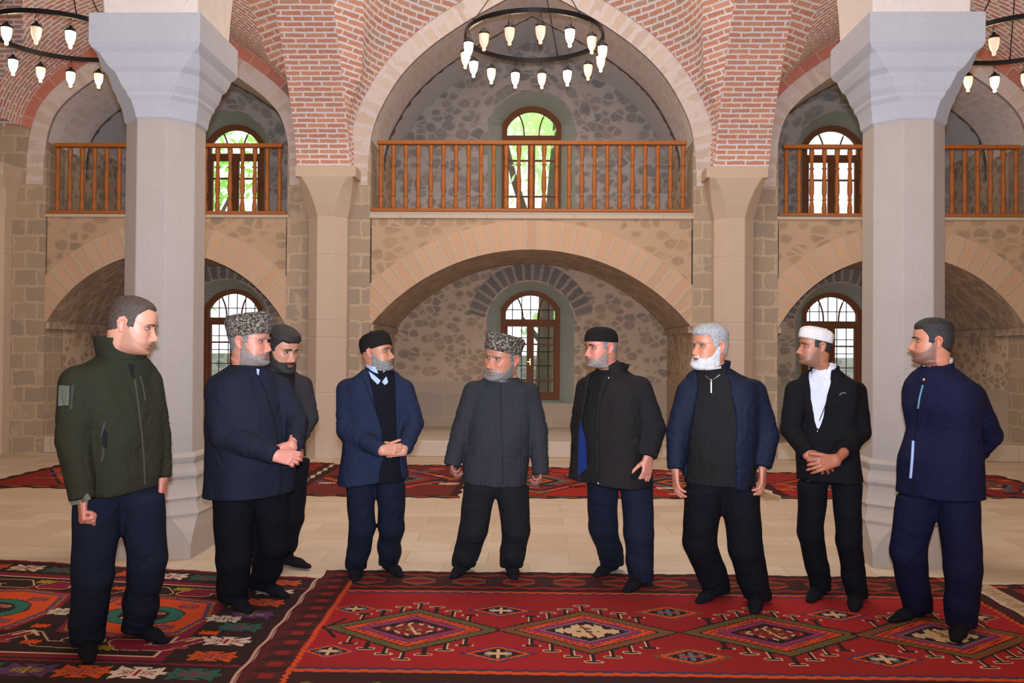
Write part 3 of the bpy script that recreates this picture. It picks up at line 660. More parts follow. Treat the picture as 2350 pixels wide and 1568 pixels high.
for i, cx in enumerate([.36, 1.25, 2.265, 3.26, 4.12]):
    for vc in (.90, 1.64):
        a, b = (.185, .115) if i not in (0, 4) else (.14, .10); d = w.dia(cx, vc, a, b)
        st = .12 * (np.floor(np.abs(u - cx) / .02) % 2)
        w.set((d < 1.05 + st) & inner, BLU if i % 2 else OLV if i == 2 else PUR); w.set(d < .92 + st * .5, ORG); w.set(d < .74, DK)
        w.set((d < .62) & (np.floor(np.abs(u - cx) / .035) % 2 == 1), SLA); w.set((d < .40) & (np.abs(v - vc) < .02 + .0 * u), CRM if i != 2 else (150, 60, 60)); w.set((np.abs(u - cx) < .012) & (d < .6), CRM if i != 2 else SLA)
X0, Y0 = -1.43, 6.18
rug_mesh('flat_woven_rug', [(X0, Y0), (2.97, Y0 - .0), (2.93, 3.74), (X0 + .06, 3.74)], w, .010, 'large red kilim with a row of four hooked diamonds under the men', 'rug', None)
# ---- left kilim
w = Weave(3.3, 2.75, .0095, MAG); u, v = w.u, w.v
w.set(w.v > -1, (38, 26, 30))
w.set(v < .035 + .01 * w.teeth(u, .1), (130, 24, 48))
# magenta frame
fr = lambda a, b, c, d: (u > a) & (u < b) & (v > c) & (v < d)
w.set(fr(-1, 2.86, .34, 1.92), (130, 22, 52)); w.set(fr(-1, 2.78, .42 + 0, 1.84), DK); w.set(fr(-1, 2.80, .40, 1.86) & ~fr(-1, 2.785, .42, 1.845), CRM)
CXA = [2.45, 1.47, .49]; VA = 1.12
for i, cx in enumerate(CXA):
    x, y = np.abs(u - cx), np.abs(v - VA)
    rr = np.maximum(x / .40, y / .42) * .72 + .28 * (x / .40 + y / .42) * .72
    w.set(rr < 1.0, (130, 22, 52)); w.set((rr < .93) & (np.floor((u + v) / .02) % 2 == 0), MUS); w.set(rr < .88, (96, 60, 104)); w.set(rr < .82, ORG)
    for sx in (-1, 1):
        for sy in (-1, 1): w.star(cx + sx * .20, VA + sy * .22, .075, (110, 60, 90), (170, 90, 60))
    e = np.sqrt((x / .24) ** 2 + (y / .20) ** 2) + .05 * w.teeth(u, .05); w.set(e < 1.05, DK); w.set(e < 1.0, TEAL); w.set(e < .66, DK)
    w.line([(cx - .09, VA + .07), (cx - .03, VA - .02), (cx + .03, VA - .06), (cx + .09, VA - .05)], .022, CRM); w.line([(cx - .09, VA + .07), (cx - .03, VA - .02), (cx + .03, VA - .06), (cx + .09, VA - .05)], .014, (156, 40, 56))
    w.line([(cx - .04, VA + .08), (cx, VA), (cx + .06, VA + .05)], .024, CRM); w.line([(cx - .04, VA + .08), (cx, VA), (cx + .06, VA + .05)], .016, (156, 40, 56))
    # hooks above and below
    for sy in (-1, 1):
        yy = VA + sy * .56
        for sx in (-1, 1):
            P = [(cx + sx * .46, yy - sy * .14), (cx + sx * .34, yy + sy * .02), (cx + sx * .12, yy + sy * .04), (cx + sx * .06, yy - sy * .05), (cx + sx * .2, yy - sy * .05)]
            w.line(P, .052, CRM); w.line(P, .043, (130, 22, 52) if sx > 0 else DK)
        w.star(cx + .02, yy + sy * .06, .07, MUS); w.star(cx - .40, yy, .06, ORG); w.star(cx + .42, yy, .05, (150, 60, 50))
    w.star(cx + .49, VA, .11, (206, 190, 170), (90, 50, 50)); w.star(cx + .49, VA - .28, .06, MUS, None); w.star(cx + .49, VA + .28, .06, ORG, None)
    w.line([(cx + .42, VA - .45), (cx + .49, VA - .36), (cx + .56, VA - .45)], .010, CRM); w.line([(cx + .42, VA + .45), (cx + .49, VA + .36), (cx + .56, VA + .45)], .010, CRM)
cols = [((220, 196, 180), (150, 40, 50)), ((206, 80, 34), (140, 60, 80)), ((92, 58, 104), MUS), ((34, 92, 84), (130, 40, 60))]
k = 0
for x in np.arange(3.08, 0, -.275): w.star(x, .19, .135, *cols[(k + 1) % 4]); w.star(x, 2.10, .145, *cols[(k + 3) % 4]); w.star(x, 2.50, .145, *cols[(k + 2) % 4]); k += 1
k = 0
for y in np.arange(.46, 1.9, .27): w.star(3.08, y, .135, *cols[(k + 0) % 4]); k += 1
w.set(np.abs(v - .33 - .012 * w.teeth(u, .08)) < .010, (130, 24, 48)); w.set(np.abs(v - 1.95 - .012 * w.teeth(u, .08)) < .012, (130, 24, 48)); w.set(v > 2.30, (40, 24, 30)) if False else None
w.set(u > 3.275, (206, 150, 136))
rug_mesh('flat_woven_rug', [(-4.72, 6.52), (-1.438, 5.98), (-1.378, 3.62), (-4.72, 3.62)], w, .006, 'dark kilim with teal and orange medallions, left of the large red rug', 'rug', None)
# ---- right rug
def runner(Lx, Ly, seed, base=(140, 32, 34)):
    w = Weave(Lx, Ly, .018, base); u, v = w.u, w.v; rng = random.Random(seed)
    w.set((v < .12) | (v > Ly - .12) | (u < .1) | (u > Lx - .1), (60, 26, 30)); w.set((np.abs(v - .06) < .03) & (np.floor(u / .11) % 2 == 0), (180, 84, 44)); w.set((np.abs(v - Ly + .06) < .03) & (np.floor(u / .11) % 3 == 0), (84, 100, 80))
    w.set((np.abs(v - Ly + .05) < .02) & (np.floor(u / .11) % 3 == 1), (190, 90, 40))
    n = max(1, int(Lx / 1.3)); a = Lx / n / 2
    for i in range(n):
        cx = a + 2 * a * i; d = w.dia(cx, Ly / 2, a * .95, Ly * .42); d = np.floor(d * 16) / 16
        for lim, c in ((1.0, (40, 26, 38)), (.9, (196, 72, 36)), (.76, (52, 34, 52)), (.66, (150, 36, 38)), (.46, (92, 96, 112)), (.36, (40, 26, 34)), (.24, (190, 92, 44)), (.1, (60, 70, 60))): w.set((d < lim), c)
    for i in range(int(Lx * Ly * 5)):
        x, y = rng.uniform(.15, Lx - .15), rng.uniform(.2, Ly - .2); c = rng.choice([(206, 84, 34), (40, 26, 36), (206, 180, 160), (96, 84, 110), (110, 100, 60), (40, 30, 40)])
        w.star(x, y, rng.uniform(.05, .14), c)
    for i in range(int(Lx * 2)):
        x, y = rng.uniform(.15, Lx - .9), rng.uniform(.2, Ly - .3); w.line([(x, y), (x + rng.uniform(.3, .8), y + rng.uniform(-.15, .15))], .02, rng.choice([(206, 84, 34), (34, 24, 34), (120, 30, 34), (190, 120, 90)]))
    return w
r = rug_mesh('flat_woven_rug', [(3.12, 6.02), (5.2, 6.1), (5.2, 3.9), (3.10, 4.0)], runner(2.1, 2.1, 5, (150, 34, 38)), .008, 'red rug with a pale fringe at the right edge of the photo')
fringe(r, (3.12, 6.0, .012), (3.10, 4.1, .012), (-1, 0, 0), 300, .10)
# ---- rugs along the far wall
def px_rug(xa, xb, yf, yn, seed, label, base, z=.008, fr=None):
    g = [fl(xa, yf[0]), fl(xb, yf[1]), fl(xb, yn[1]), fl(xa, yn[0])]
    ym = (g[0].y + g[1].y) / 2; yq = (g[2].y + g[3].y) / 2
    # straighten the ends along the depth axis
    q = [(fr[0] if fr else g[3].x, g[0].y), (fr[1] if fr else g[2].x, g[1].y), (g[2].x, g[2].y), (g[3].x, g[3].y)]
    return rug_mesh('flat_woven_rug', [(p[0], p[1]) for p in q], runner(abs(q[2][0] - q[3][0]), abs(ym - yq), seed, base), z, label, 'rug', None, .003, .02)
a = px_rug(-60, 640, (1042, 1063), (1116, 1136), 11, 'long dark red runner by the wall at the left, behind the green jacket', (140, 34, 32))
b = px_rug(650, 1050, (1066, 1069), (1138, 1144), 12, 'red and grey runner by the wall between the blue suit and the pinstripe suit', (112, 40, 42))
c = px_rug(1066, 1748, (1070, 1084), (1144, 1146), 13, 'red and orange runner by the wall behind the pinstripe suit', (168, 34, 30))
fringe(c, (c.bound_box[4][0], 9.35, .012), (c.bound_box[4][0], 11.2, .012), (1, 0, 0), 120, .15, lin(170, 140, 100))
d = px_rug(1800, 2250, (1087, 1087), (1146, 1145), 14, 'red runner by the wall behind the black suit and the right column', (158, 40, 44), .006)
e = px_rug(2276, 2480, (1088, 1094), (1145, 1143), 15, 'dark red runner by the wall at the far right edge', (140, 30, 38), .006)
fringe(e, (e.bound_box[0][0], 9.6, .012), (e.bound_box[0][0], 11.0, .012), (-1, 0, 0), 100, .10, lin(150, 128, 96))
rug_mesh('flat_woven_rug', [(-9.6, 9.62), (-5.75, 9.72), (-7.2, 8.6), (-9.6, 8.3)], runner(2.4, 1.2, 22, (150, 60, 50)), .006, 'small pink patterned rug corner at the left edge by the runner')
# ---- pale stone chip on the left platform
p = at(78, 985, 13.2); mb = MB(); mb.tube([(0, 0, 0), (0, 0, .05), (.015, 0, .10)], [.05, .04, .006], 6)
tag(mb.obj('stone_chip', plain('pale_chip', lin(220, 196, 160)), None, False, (p.x, 13.3, .24)), 'small pale pointed stone chip on the ledge of the left niche', 'stone')
# ---- security camera in the right gallery
p = at(2231, 288, 14.6); t = thing('security_camera', 'small white security camera on the vault of the right gallery', 'camera', p)
mb = MB(); mb.lathe([(.06, .0), (.06, .03), (.045, .06), (.02, .07)], (0, 0, .0), 14); mb.tube([(0, 0, .06), (.03, .1, .2)], .015, 6); mb.obj('housing', plain('white_plastic', lin(225, 225, 225), .5, .02), t, True)
mb = MB(); mb.lathe([(.0, -.045), (.03, -.035), (.045, -.01), (.048, 0)], (0, 0, 0), 14); mb.obj('lens_dome', 'iron', t, True)
# ================================================================ chandeliers
def frosted():
    t = NT('frosted_lamp_glass'); return t.out(lin(250, 226, 200), .35, Emission_Color=(1, .80, .58, 1), Emission_Strength=.30)
def lit():
    t = NT('lit_lamp_glass'); return t.out(lin(255, 240, 220), .35, Emission_Color=(1, .82, .60, 1), Emission_Strength=3.0)
M['dim'] = frosted(); M['lit'] = lit(); M['cap_metal'] = NT('dark_bronze').out((.03, .026, .024), .3, Metallic=.7)
def lamp_meshes():
    mb = MB(); mb.lathe([(.010, -.330), (.019, -.322), (.022, -.310), (.016, -.298), (.020, -.292), (.034, -.270), (.046, -.235), (.052, -.19), (.053, -.15), (.050, -.145)], (0, 0, 0), 16); g = mb.obj('g', 'dim', None, True).data
    mb = MB(); mb.lathe([(.050, -.152), (.060, -.150), (.062, -.140), (.054, -.134), (.040, -.118), (.026, -.106), (.018, -.100), (.014, -.085), (.006, -.08)], (0, 0, 0), 16); c = mb.obj('c', 'cap_metal', None, True).data
    mb = MB()
    for k in range(3):
        a = 2 * math.pi * k / 3; mb.tube([(.058 * math.cos(a), .058 * math.sin(a), -.142), (.008 * math.cos(a), .008 * math.sin(a), -.02), (0, 0, 0)], .0018, 4)
    w_ = mb.obj('w', 'iron', None).data
    for o in [o for o in bpy.data.objects if o.name in ('g', 'c', 'w')]: bpy.data.objects.remove(o)
    return g, c, w_
GL, CP, WR = lamp_meshes(); GLL = GL.copy(); GLL.materials.clear(); GLL.materials.append(M['lit'])
def ring_band(name, r0, r1, z0, z1, mat, parent, n=72):
    mb = MB(); P = []
    for k in range(n):
        a = 2 * math.pi * k / n; c, s_ = math.cos(a), math.sin(a); P.append([(r1 * c, r1 * s_, z0), (r1 * c, r1 * s_, z1), (r0 * c, r0 * s_, z1), (r0 * c, r0 * s_, z0)])
    P.append(P[0]); mb.grid(P, None, 0, True); o = mb.obj(name, mat, parent); return bevel(o, .003)
LITSET = {0: {4, 6, 9, 11, 13}, }
def chandelier(x, y, z, lab, ph, bright):
    t = thing('chandelier', lab, 'chandelier', (x, y, z), 'ring chandeliers hanging in the bays'); r = .774
    ring_band('ring', r - .014, r + .014, -.022, .030, 'iron', t)
    mb = MB(); n = 360; pr = [[(r * math.cos(2 * math.pi * k / n) * q, r * math.sin(2 * math.pi * k / n) * q, .029 + (.007 if k % 3 == 0 and q in (.994, 1.006) else 0)) for q in (.99, .994, 1.006, 1.01)] for k in range(n)]; pr.append(pr[0]); mb.grid(pr)
    mb.obj('beaded_edge', 'cap_metal', t)
    for deg in (38, 158, -58):
        a = R(deg - 90); p0 = Vector((r * math.cos(a), r * math.sin(a), .03)); mb = MB(); mb.tube([p0, (0, 0, 1.15)], .006, 6); mb.lathe([(0, -.012), (.012, 0), (0, .012)], tuple(p0 + Vector((0, 0, .02))), 8)
        mb.obj('suspension_rod', 'iron', t)
    mb = MB(); mb.tube([(0, 0, 1.12), (0, 0, 8.6 - z)], .008, 6); mb.obj('hanging_chain', 'iron', t)
    for k in range(15):
        a = R(ph + 24 * k - 90); l = bpy.data.objects.new('pendant_lamp', None); COL.objects.link(l); l.parent = t; l.location = (r * math.cos(a), r * math.sin(a), -.02); l.empty_display_size = .05; l.rotation_euler = (0, 0, a)
        on = k in bright
        for nm, me in (('glass_shade', GLL if on else GL), ('cap', CP), ('wires', WR)):
            o = bpy.data.objects.new(nm, me); COL.objects.link(o); o.parent = l
        if on:
            d = bpy.data.lights.new('lamp_light', 'POINT'); d.energy = 9; d.color = (1, .74, .46); d.shadow_soft_size = .05
            o = bpy.data.objects.new('lamp_light', d); COL.objects.link(o); o.parent = l; o.location = (0, 0, -.42)
# lamp k=0 hangs nearest the camera, counting towards the right
chandelier(.02, 9.75, 5.10, 'large black ring chandelier with glass lamps over the middle of the hall', 4.7, {1, 3, 6, 8, 10, 12})
chandelier(-5.33, 9.75, 5.10, 'black ring chandelier cut by the left edge, beside the left column', 10, {1, 3, 6, 8, 10, 12, 14})
chandelier(5.40, 9.75, 5.06, 'black ring chandelier cut by the right edge, beside the right column', 2, {0, 2, 5, 7, 9, 12})
# ================================================================ people: surfaces grown from distance volumes
from mathutils.bvhtree import BVHTree
def snets(F, lo, h):
    ins = F < 0; nx, ny, nz = F.shape
    c = np.zeros((nx - 1, ny - 1, nz - 1), np.int8)
    for i in (0, 1):
        for j in (0, 1):
            for k in (0, 1): c += ins[i:nx - 1 + i, j:ny - 1 + j, k:nz - 1 + k]
    A = np.argwhere((c > 0) & (c < 8)); idm = -np.ones(c.shape, np.int32); idm[tuple(A.T)] = np.arange(len(A))
    acc = np.zeros((len(A), 3)); cnt = np.zeros(len(A)); cor = [(i, j, k) for i in (0, 1) for j in (0, 1) for k in (0, 1)]
    V = {q: F[A[:, 0] + q[0], A[:, 1] + q[1], A[:, 2] + q[2]] for q in cor}
    for q in cor:
        for ax in range(3):
            if q[ax] == 0:
                r = list(q); r[ax] = 1; r = tuple(r); a, b = V[q], V[r]; m = (a < 0) != (b < 0)
                t = np.where(m, a / np.where(m, a - b, 1), 0); p = np.zeros((len(A), 3)) + q; p[:, ax] += t
                acc += p * m[:, None]; cnt += m
    P = (A + acc / cnt[:, None]) * h + lo; Q = []
    for ax in range(3):
        a = [slice(None)] * 3; b = [slice(None)] * 3; a[ax] = slice(0, -1); b[ax] = slice(1, None)
        i0, i1 = ins[tuple(a)], ins[tuple(b)]; E = np.argwhere(i0 != i1); u, v = (ax + 1) % 3, (ax + 2) % 3
        ok = (E[:, u] > 0) & (E[:, v] > 0) & (E[:, u] < F.shape[u] - 1) & (E[:, v] < F.shape[v] - 1); E = E[ok]
        f = []
        for du, dv in ((-1, -1), (0, -1), (0, 0), (-1, 0)): e = E.copy(); e[:, u] += du; e[:, v] += dv; f.append(idm[tuple(e.T)])
        f = np.stack(f, 1); s = i0[tuple(E.T)]; f[~s] = f[~s][:, ::-1]; Q.append(f)
    return P, np.concatenate(Q)
def relax(P, Q, it, lam=.5):
    n = len(P); e = np.concatenate([Q[:, [0, 1]], Q[:, [1, 2]], Q[:, [2, 3]], Q[:, [3, 0]]]); e = np.concatenate([e, e[:, ::-1]])
    deg = np.bincount(e[:, 0], minlength=n)[:, None]
    for _ in range(it):
        s = np.stack([np.bincount(e[:, 0], weights=P[e[:, 1], k], minlength=n) for k in range(3)], 1); P = P + lam * (s / np.maximum(deg, 1) - P)
    return P
class Vol:
    def __init__(s, lo, hi, h):
        s.lo = np.array(lo, float); s.h = h; n = np.ceil((np.array(hi) - s.lo) / h).astype(int) + 1
        s.X = (s.lo[0] + np.arange(n[0]) * h)[:, None, None]; s.Y = (s.lo[1] + np.arange(n[1]) * h)[None, :, None]; s.Z = (s.lo[2] + np.arange(n[2]) * h)[None, None, :]
        s.n = n; s.F = np.full(n, .5)
    def sl(s, lo, hi, m):
        a = np.clip(np.floor((np.array(lo) - m - s.lo) / s.h).astype(int), 0, s.n); b = np.clip(np.ceil((np.array(hi) + m - s.lo) / s.h).astype(int) + 1, 0, s.n)
        return tuple(slice(i, j) for i, j in zip(a, b))
    def cone(s, a, b, ra, rb, k=.02, wr=0, fr=60, sub=False, sq=None):
        a, b = np.array(a, float), np.array(b, float); R0 = max(ra, rb); q = s.sl(np.minimum(a, b) - R0, np.maximum(a, b) + R0, max(.05, 2 * k) if not sub else 0)
        if any(x.stop <= x.start for x in q): return
        X, Y, Z = s.X[q[0]] - a[0], s.Y[:, q[1]] - a[1], s.Z[:, :, q[2]] - a[2]; d = b - a; L2 = max(d @ d, 1e-9)
        t = np.clip((X * d[0] + Y * d[1] + Z * d[2]) / L2, 0, 1); dx, dy, dz = X - d[0] * t, Y - d[1] * t, Z - d[2] * t
        if sq is not None:   # flatten along direction sq[0] by factor sq[1]
            nn = np.array(sq[0], float); nn /= np.linalg.norm(nn); w = (dx * nn[0] + dy * nn[1] + dz * nn[2]) * (1 / sq[1] - 1); dx, dy, dz = dx + w * nn[0], dy + w * nn[1], dz + w * nn[2]
        r = ra + (rb - ra) * t
        if wr: r = r + wr * np.sin(fr * np.sqrt(L2) * t + 14 * (dx - dy) + 3 * np.sin(9 * dz + 20 * t)) * np.sin(np.pi * np.clip(t, .05, 1))
        D = np.sqrt(dx * dx + dy * dy + dz * dz) - r
        if sub: s.F[q] = np.maximum(s.F[q], -D)
        else: s.F[q] = smin(s.F[q], D, k)
    def mesh(s, it=2, lam=.5):
        P, Q = snets(s.F, s.lo, s.h); return relax(P, Q, it, lam), Q
def smin(a, b, k):
    if k <= 0: return np.minimum(a, b)
    h = np.maximum(k - np.abs(a - b), 0) / k; return np.minimum(a, b) - h * h * k * .25
def np_obj(name, parts, mats, parent, cols=None, loc=None):
    """parts: list of (P, Q, material index)"""
    V = np.concatenate([p for p, q, m in parts]); o = 0; FF = []; MI = []
    for p, q, m in parts: FF.append(np.array(q) + o); MI.append(np.full(len(q), m)); o += len(p)
    F = np.concatenate(FF); MI = np.concatenate(MI)
    me = bpy.data.meshes.new(name); me.vertices.add(len(V)); me.vertices.foreach_set('co', V.ravel().astype(np.float32)); me.loops.add(F.size)
    me.loops.foreach_set('vertex_index', F.ravel().astype(np.int32)); me.polygons.add(len(F)); me.polygons.foreach_set('loop_start', np.arange(0, F.size, 4, dtype=np.int32))
    me.update(calc_edges=True); me.polygons.foreach_set('use_smooth', [True] * len(F)); me.polygons.foreach_set('material_index', MI.astype(np.int32))
    if cols is not None:
        ca = me.color_attributes.new('tone', 'FLOAT_COLOR', 'POINT'); c = np.ones((len(V), 4), np.float32); c[:, :3] = cols; ca.data.foreach_set('color', c.ravel())
    for m in (mats if isinstance(mats, (list, tuple)) else [mats]): me.materials.append(m)
    me.validate(); ob = bpy.data.objects.new(name, me); COL.objects.link(ob); ob.parent = parent
    if loc is not None: ob.location = loc
    return ob
def skin_mat():
    t = NT('skin'); a = t.N('ShaderNodeAttribute'); a.attribute_name = 'tone'; n = t.noise(t.obj(), 55.0, 3.0, .6); n2 = t.noise(t.obj(), 12.0)
    c = t.mix(t.mul(n, .25), a.outputs['Color'], t.mix(.35, a.outputs['Color'], (.25, .06, .04))); t.bump(n, .12, .002)
    c = t.mix(1.0, c, (1, .93, .82), 'MULTIPLY'); t.b.inputs['Subsurface Weight'].default_value = .08; t.b.inputs['Subsurface Radius'].default_value = (.01, .004, .002)
    return t.out(c, .48)
M['skin'] = skin_mat()
def fabric(name, col, rough=.85, stripe=None, weave=220.0, var=.12):
    t = NT(name); v = t.obj(); n = t.noise(v, 5.0, 4.0); n2 = t.noise(v, weave, 2.0); c = t.mix(n, [k * (1 - var) for k in col], [k * (1 + var) for k in col])
    c = t.mix(t.mul(n2, .3), c, [min(1, k * 1.6 + .002) for k in col])
    if stripe:
        w_ = t.N('ShaderNodeTexWave', wave_type='BANDS', bands_direction='X', iVector=v, iScale=stripe[0], iDistortion=.3, iDetail=1.0); m = t.N('ShaderNodeMapRange', i0=w_.outputs[0], i1=.90, i2=.99)
        c = t.mix(t.mul(m.outputs[0], stripe[2]), c, stripe[1])
    w2 = t.N('ShaderNodeTexNoise', iVector=t.obj((3.5, 3.5, 3)), iScale=2.0, iDetail=3.0, iDistortion=1.2).outputs[0]
    t.bump(t.math('ADD', t.mul(w2, 3.0), t.mul(n2, .2)), .55, .014)
    t.b.inputs['Specular IOR Level'].default_value = .14; return t.out(c, rough)
def hairm(name, a, b): 
    t = NT(name); v = t.obj((1, 1, .35)); n = t.N('ShaderNodeTexNoise', iVector=v, iScale=340.0, iDetail=3.0).outputs[0]; c = t.mix(t.N('ShaderNodeMapRange', i0=n, i1=.38, i2=.62).outputs[0], a, b); t.bump(n, .8, .004); return t.out(c, .6)
M['h_black'] = hairm('black_hair', (.006, .005, .005), (.03, .025, .022)); M['h_brown'] = hairm('dark_brown_hair', (.028, .018, .013), (.10, .066, .046)); M['h_stub'] = hairm('short_grey_stubble', (.17, .115, .09), (.36, .31, .275))
M['h_grey'] = hairm('grey_hair', (.20, .19, .19), (.55, .54, .54)); M['h_white'] = hairm('white_beard_hair', (.42, .41, .40), (.78, .77, .75)); M['h_salt'] = hairm('salt_and_pepper_hair', (.07, .06, .055), (.33, .31, .29))
M['eye'] = NT('eye_white').out(lin(176, 164, 156), .35); M['lid'] = NT('eyelid_skin').out(lin(120, 78, 66), .6); M['iris'] = NT('dark_iris').out((.012, .008, .006), .15)
def astrakhan():
    t = NT('astrakhan_fur'); v = t.N('ShaderNodeTexNoise', iVector=t.obj(), iScale=80.0, iDetail=2.0, iDistortion=1.2).outputs[0]
    c = t.mix(t.N('ShaderNodeMapRange', i0=v, i1=.46, i2=.56).outputs[0], (.022, .018, .018), lin(160, 145, 126)); t.bump(v, 1.0, .02); return t.out(c, .8)
M['astrakhan'] = astrakhan()
ring = np.array([  # z_f,y_f, x_s,z_s,y_s, y_b,z_b, n
 [-.235, -.030, .066, -.225, .040, .100, -.200, 2.1], [-.185, -.022, .060, -.175, .036, .094, -.150, 2.1], [-.150, -.026, .057, -.138, .028, .088, -.110, 2.1], [-.130, -.050, .058, -.115, .016, .087, -.085, 2.1],
 [-.120, -.075, .061, -.098, .006, .089, -.065, 2.15], [-.113, -.090, .064, -.084, .000, .092, -.050, 2.2], [-.100, -.099, .067, -.070, -.002, .095, -.035, 2.3], [-.085, -.096, .069, -.057, -.002, .098, -.020, 2.35],
 [-.070, -.097, .071, -.045, .0, .101, -.008, 2.35], [-.055, -.097, .0725, -.033, .0, .103, .004, 2.35], [-.040, -.095, .0735, -.020, .0, .105, .016, 2.35], [-.022, -.092, .0745, -.006, .0, .1065, .028, 2.35],
 [-.005, -.089, .0745, .008, .0, .107, .038, 2.35], [.010, -.088, .0745, .020, .0, .106, .048, 2.3], [.024, -.092, .0755, .032, .0, .105, .057, 2.25], [.045, -.095, .076, .050, .002, .101, .070, 2.2],
 [.068, -.089, .0735, .070, .004, .092, .086, 2.15], [.090, -.075, .066, .091, .006, .078, .100, 2.1], [.106, -.053, .051, .106, .008, .057, .111, 2.05], [.116, -.028, .030, .116, .009, .035, .117, 2.0], [.1195, .003, .008, .1195, .010, .015, .1195, 2.0]])
def G(x, z, cx, cz, wx, wz): return np.exp(-((x - cx) / wx) ** 2 - ((z - cz) / wz) ** 2)
def head_shape(T, Aa, f):
    """T ring parameter 0..20, Aa angle 0 front .. pi back signed; returns xyz"""
    k = np.arange(len(ring)); c = [np.interp(T, k, ring[:, j]) for j in range(8)]
    zf, yf, xs, zs, ys, yb, zb, n = c; w = f.get('wide', 1); xs = xs * w * np.where(T < 4, f.get('neck', 1), 1)
    ca, sa = np.cos(Aa), np.sin(Aa); ac = np.abs(ca) ** (2 / n); as_ = np.abs(sa) ** (2 / n); fr = ca > 0
    x = np.sign(sa) * xs * as_; y = np.where(fr, ys - (ys - yf) * ac, ys + (yb - ys) * ac); z = np.where(fr, zs + (zf - zs) * np.abs(ca) ** 1.7, zs + (zb - zs) * np.abs(ca) ** 1.5)
    F = np.clip(ca * 3, 0, 1); ax = np.abs(x); ns = f.get('nose', 1)
    d = 0
    amp = np.interp(z, [-.060, -.050, -.043, -.037, -.030, -.010, .004, .016, .03], [0, .003, .015, .0245, .025, .0145, .008, .004, 0]) * ns
    wid = np.interp(z, [-.05, -.038, -.02, .01], [.0125, .0125, .0095, .0085])
    d = d + amp * np.exp(-(np.abs(x) / wid) ** 2.4) + .009 * ns * G(ax, z, .0135, -.039, .0065, .0075)
    d = d - .0115 * G(ax, z, .032, .008, .017, .0125) + .0055 * G(ax, z, .030, .026, .022, .0085) + .004 * G(ax, z, .048, -.018, .016, .016) - .003 * G(ax, z, .050, -.055, .018, .02)
    d = d + .0055 * G(ax, z, 0, -.0595, .022, .0055) + .0060 * G(ax, z, 0, -.0715, .019, .006) - .0035 * G(ax, z, 0, -.0655, .024, .0022) - .005 * G(ax, z, 0, -.083, .022, .006) + .006 * G(ax, z, 0, -.102, .019, .011) * f.get('chin', 1)
    d = d - .002 * G(ax, z, .027, -.052, .006, .014)
    y = y - d * F
    jaw = f.get('jaw', 0); x = x + np.sign(x) * jaw * G(ax * 0, z, 0, -.075, 1, .03)
    return x, y, z, d
JY = [-.13, -.10, -.085, -.065, -.04, -.02, -.005, .01]; JZ = [-.046, -.047, -.055, -.058, -.046, -.022, .004, .012]
def smoothstep(a, b, x): t = np.clip((x - a) / (b - a), 0, 1); return t * t * (3 - 2 * t)
def head_pose(P, f):
    """turn the head on the neck"""
    P = np.array(P, float).reshape(-1, 3); zin = P[:, 2].copy(); w = smoothstep(-.20, -.10, P[:, 2]); y0, ya = f['body'], f['yaw']
    def rot(P, ax, ang):
        c, s = np.cos(ang), np.sin(ang); Q = P.copy()
        i, j = [(1, 2), (2, 0), (0, 1)][ax]; Q[:, i] = c * P[:, i] - s * P[:, j]; Q[:, j] = s * P[:, i] + c * P[:, j]; return Q
    P = P - [0, .02, -.12]; wh = w
    P = rot(P, 0, np.radians(f.get('pitch', 0)) * wh); P = rot(P, 1, np.radians(f.get('roll', 0)) * wh); P = P + [0, .02, -.12]
    P[:, 1] -= .006; P = rot(P, 2, np.radians(y0 + (ya - y0) * w)); P = P * f['s'] + f['c']
    if 'nb' in f:
        wb = smoothstep(-.20, -.085, zin)[:, None]; P = P + (1 - wb) * f['nb']
    return P
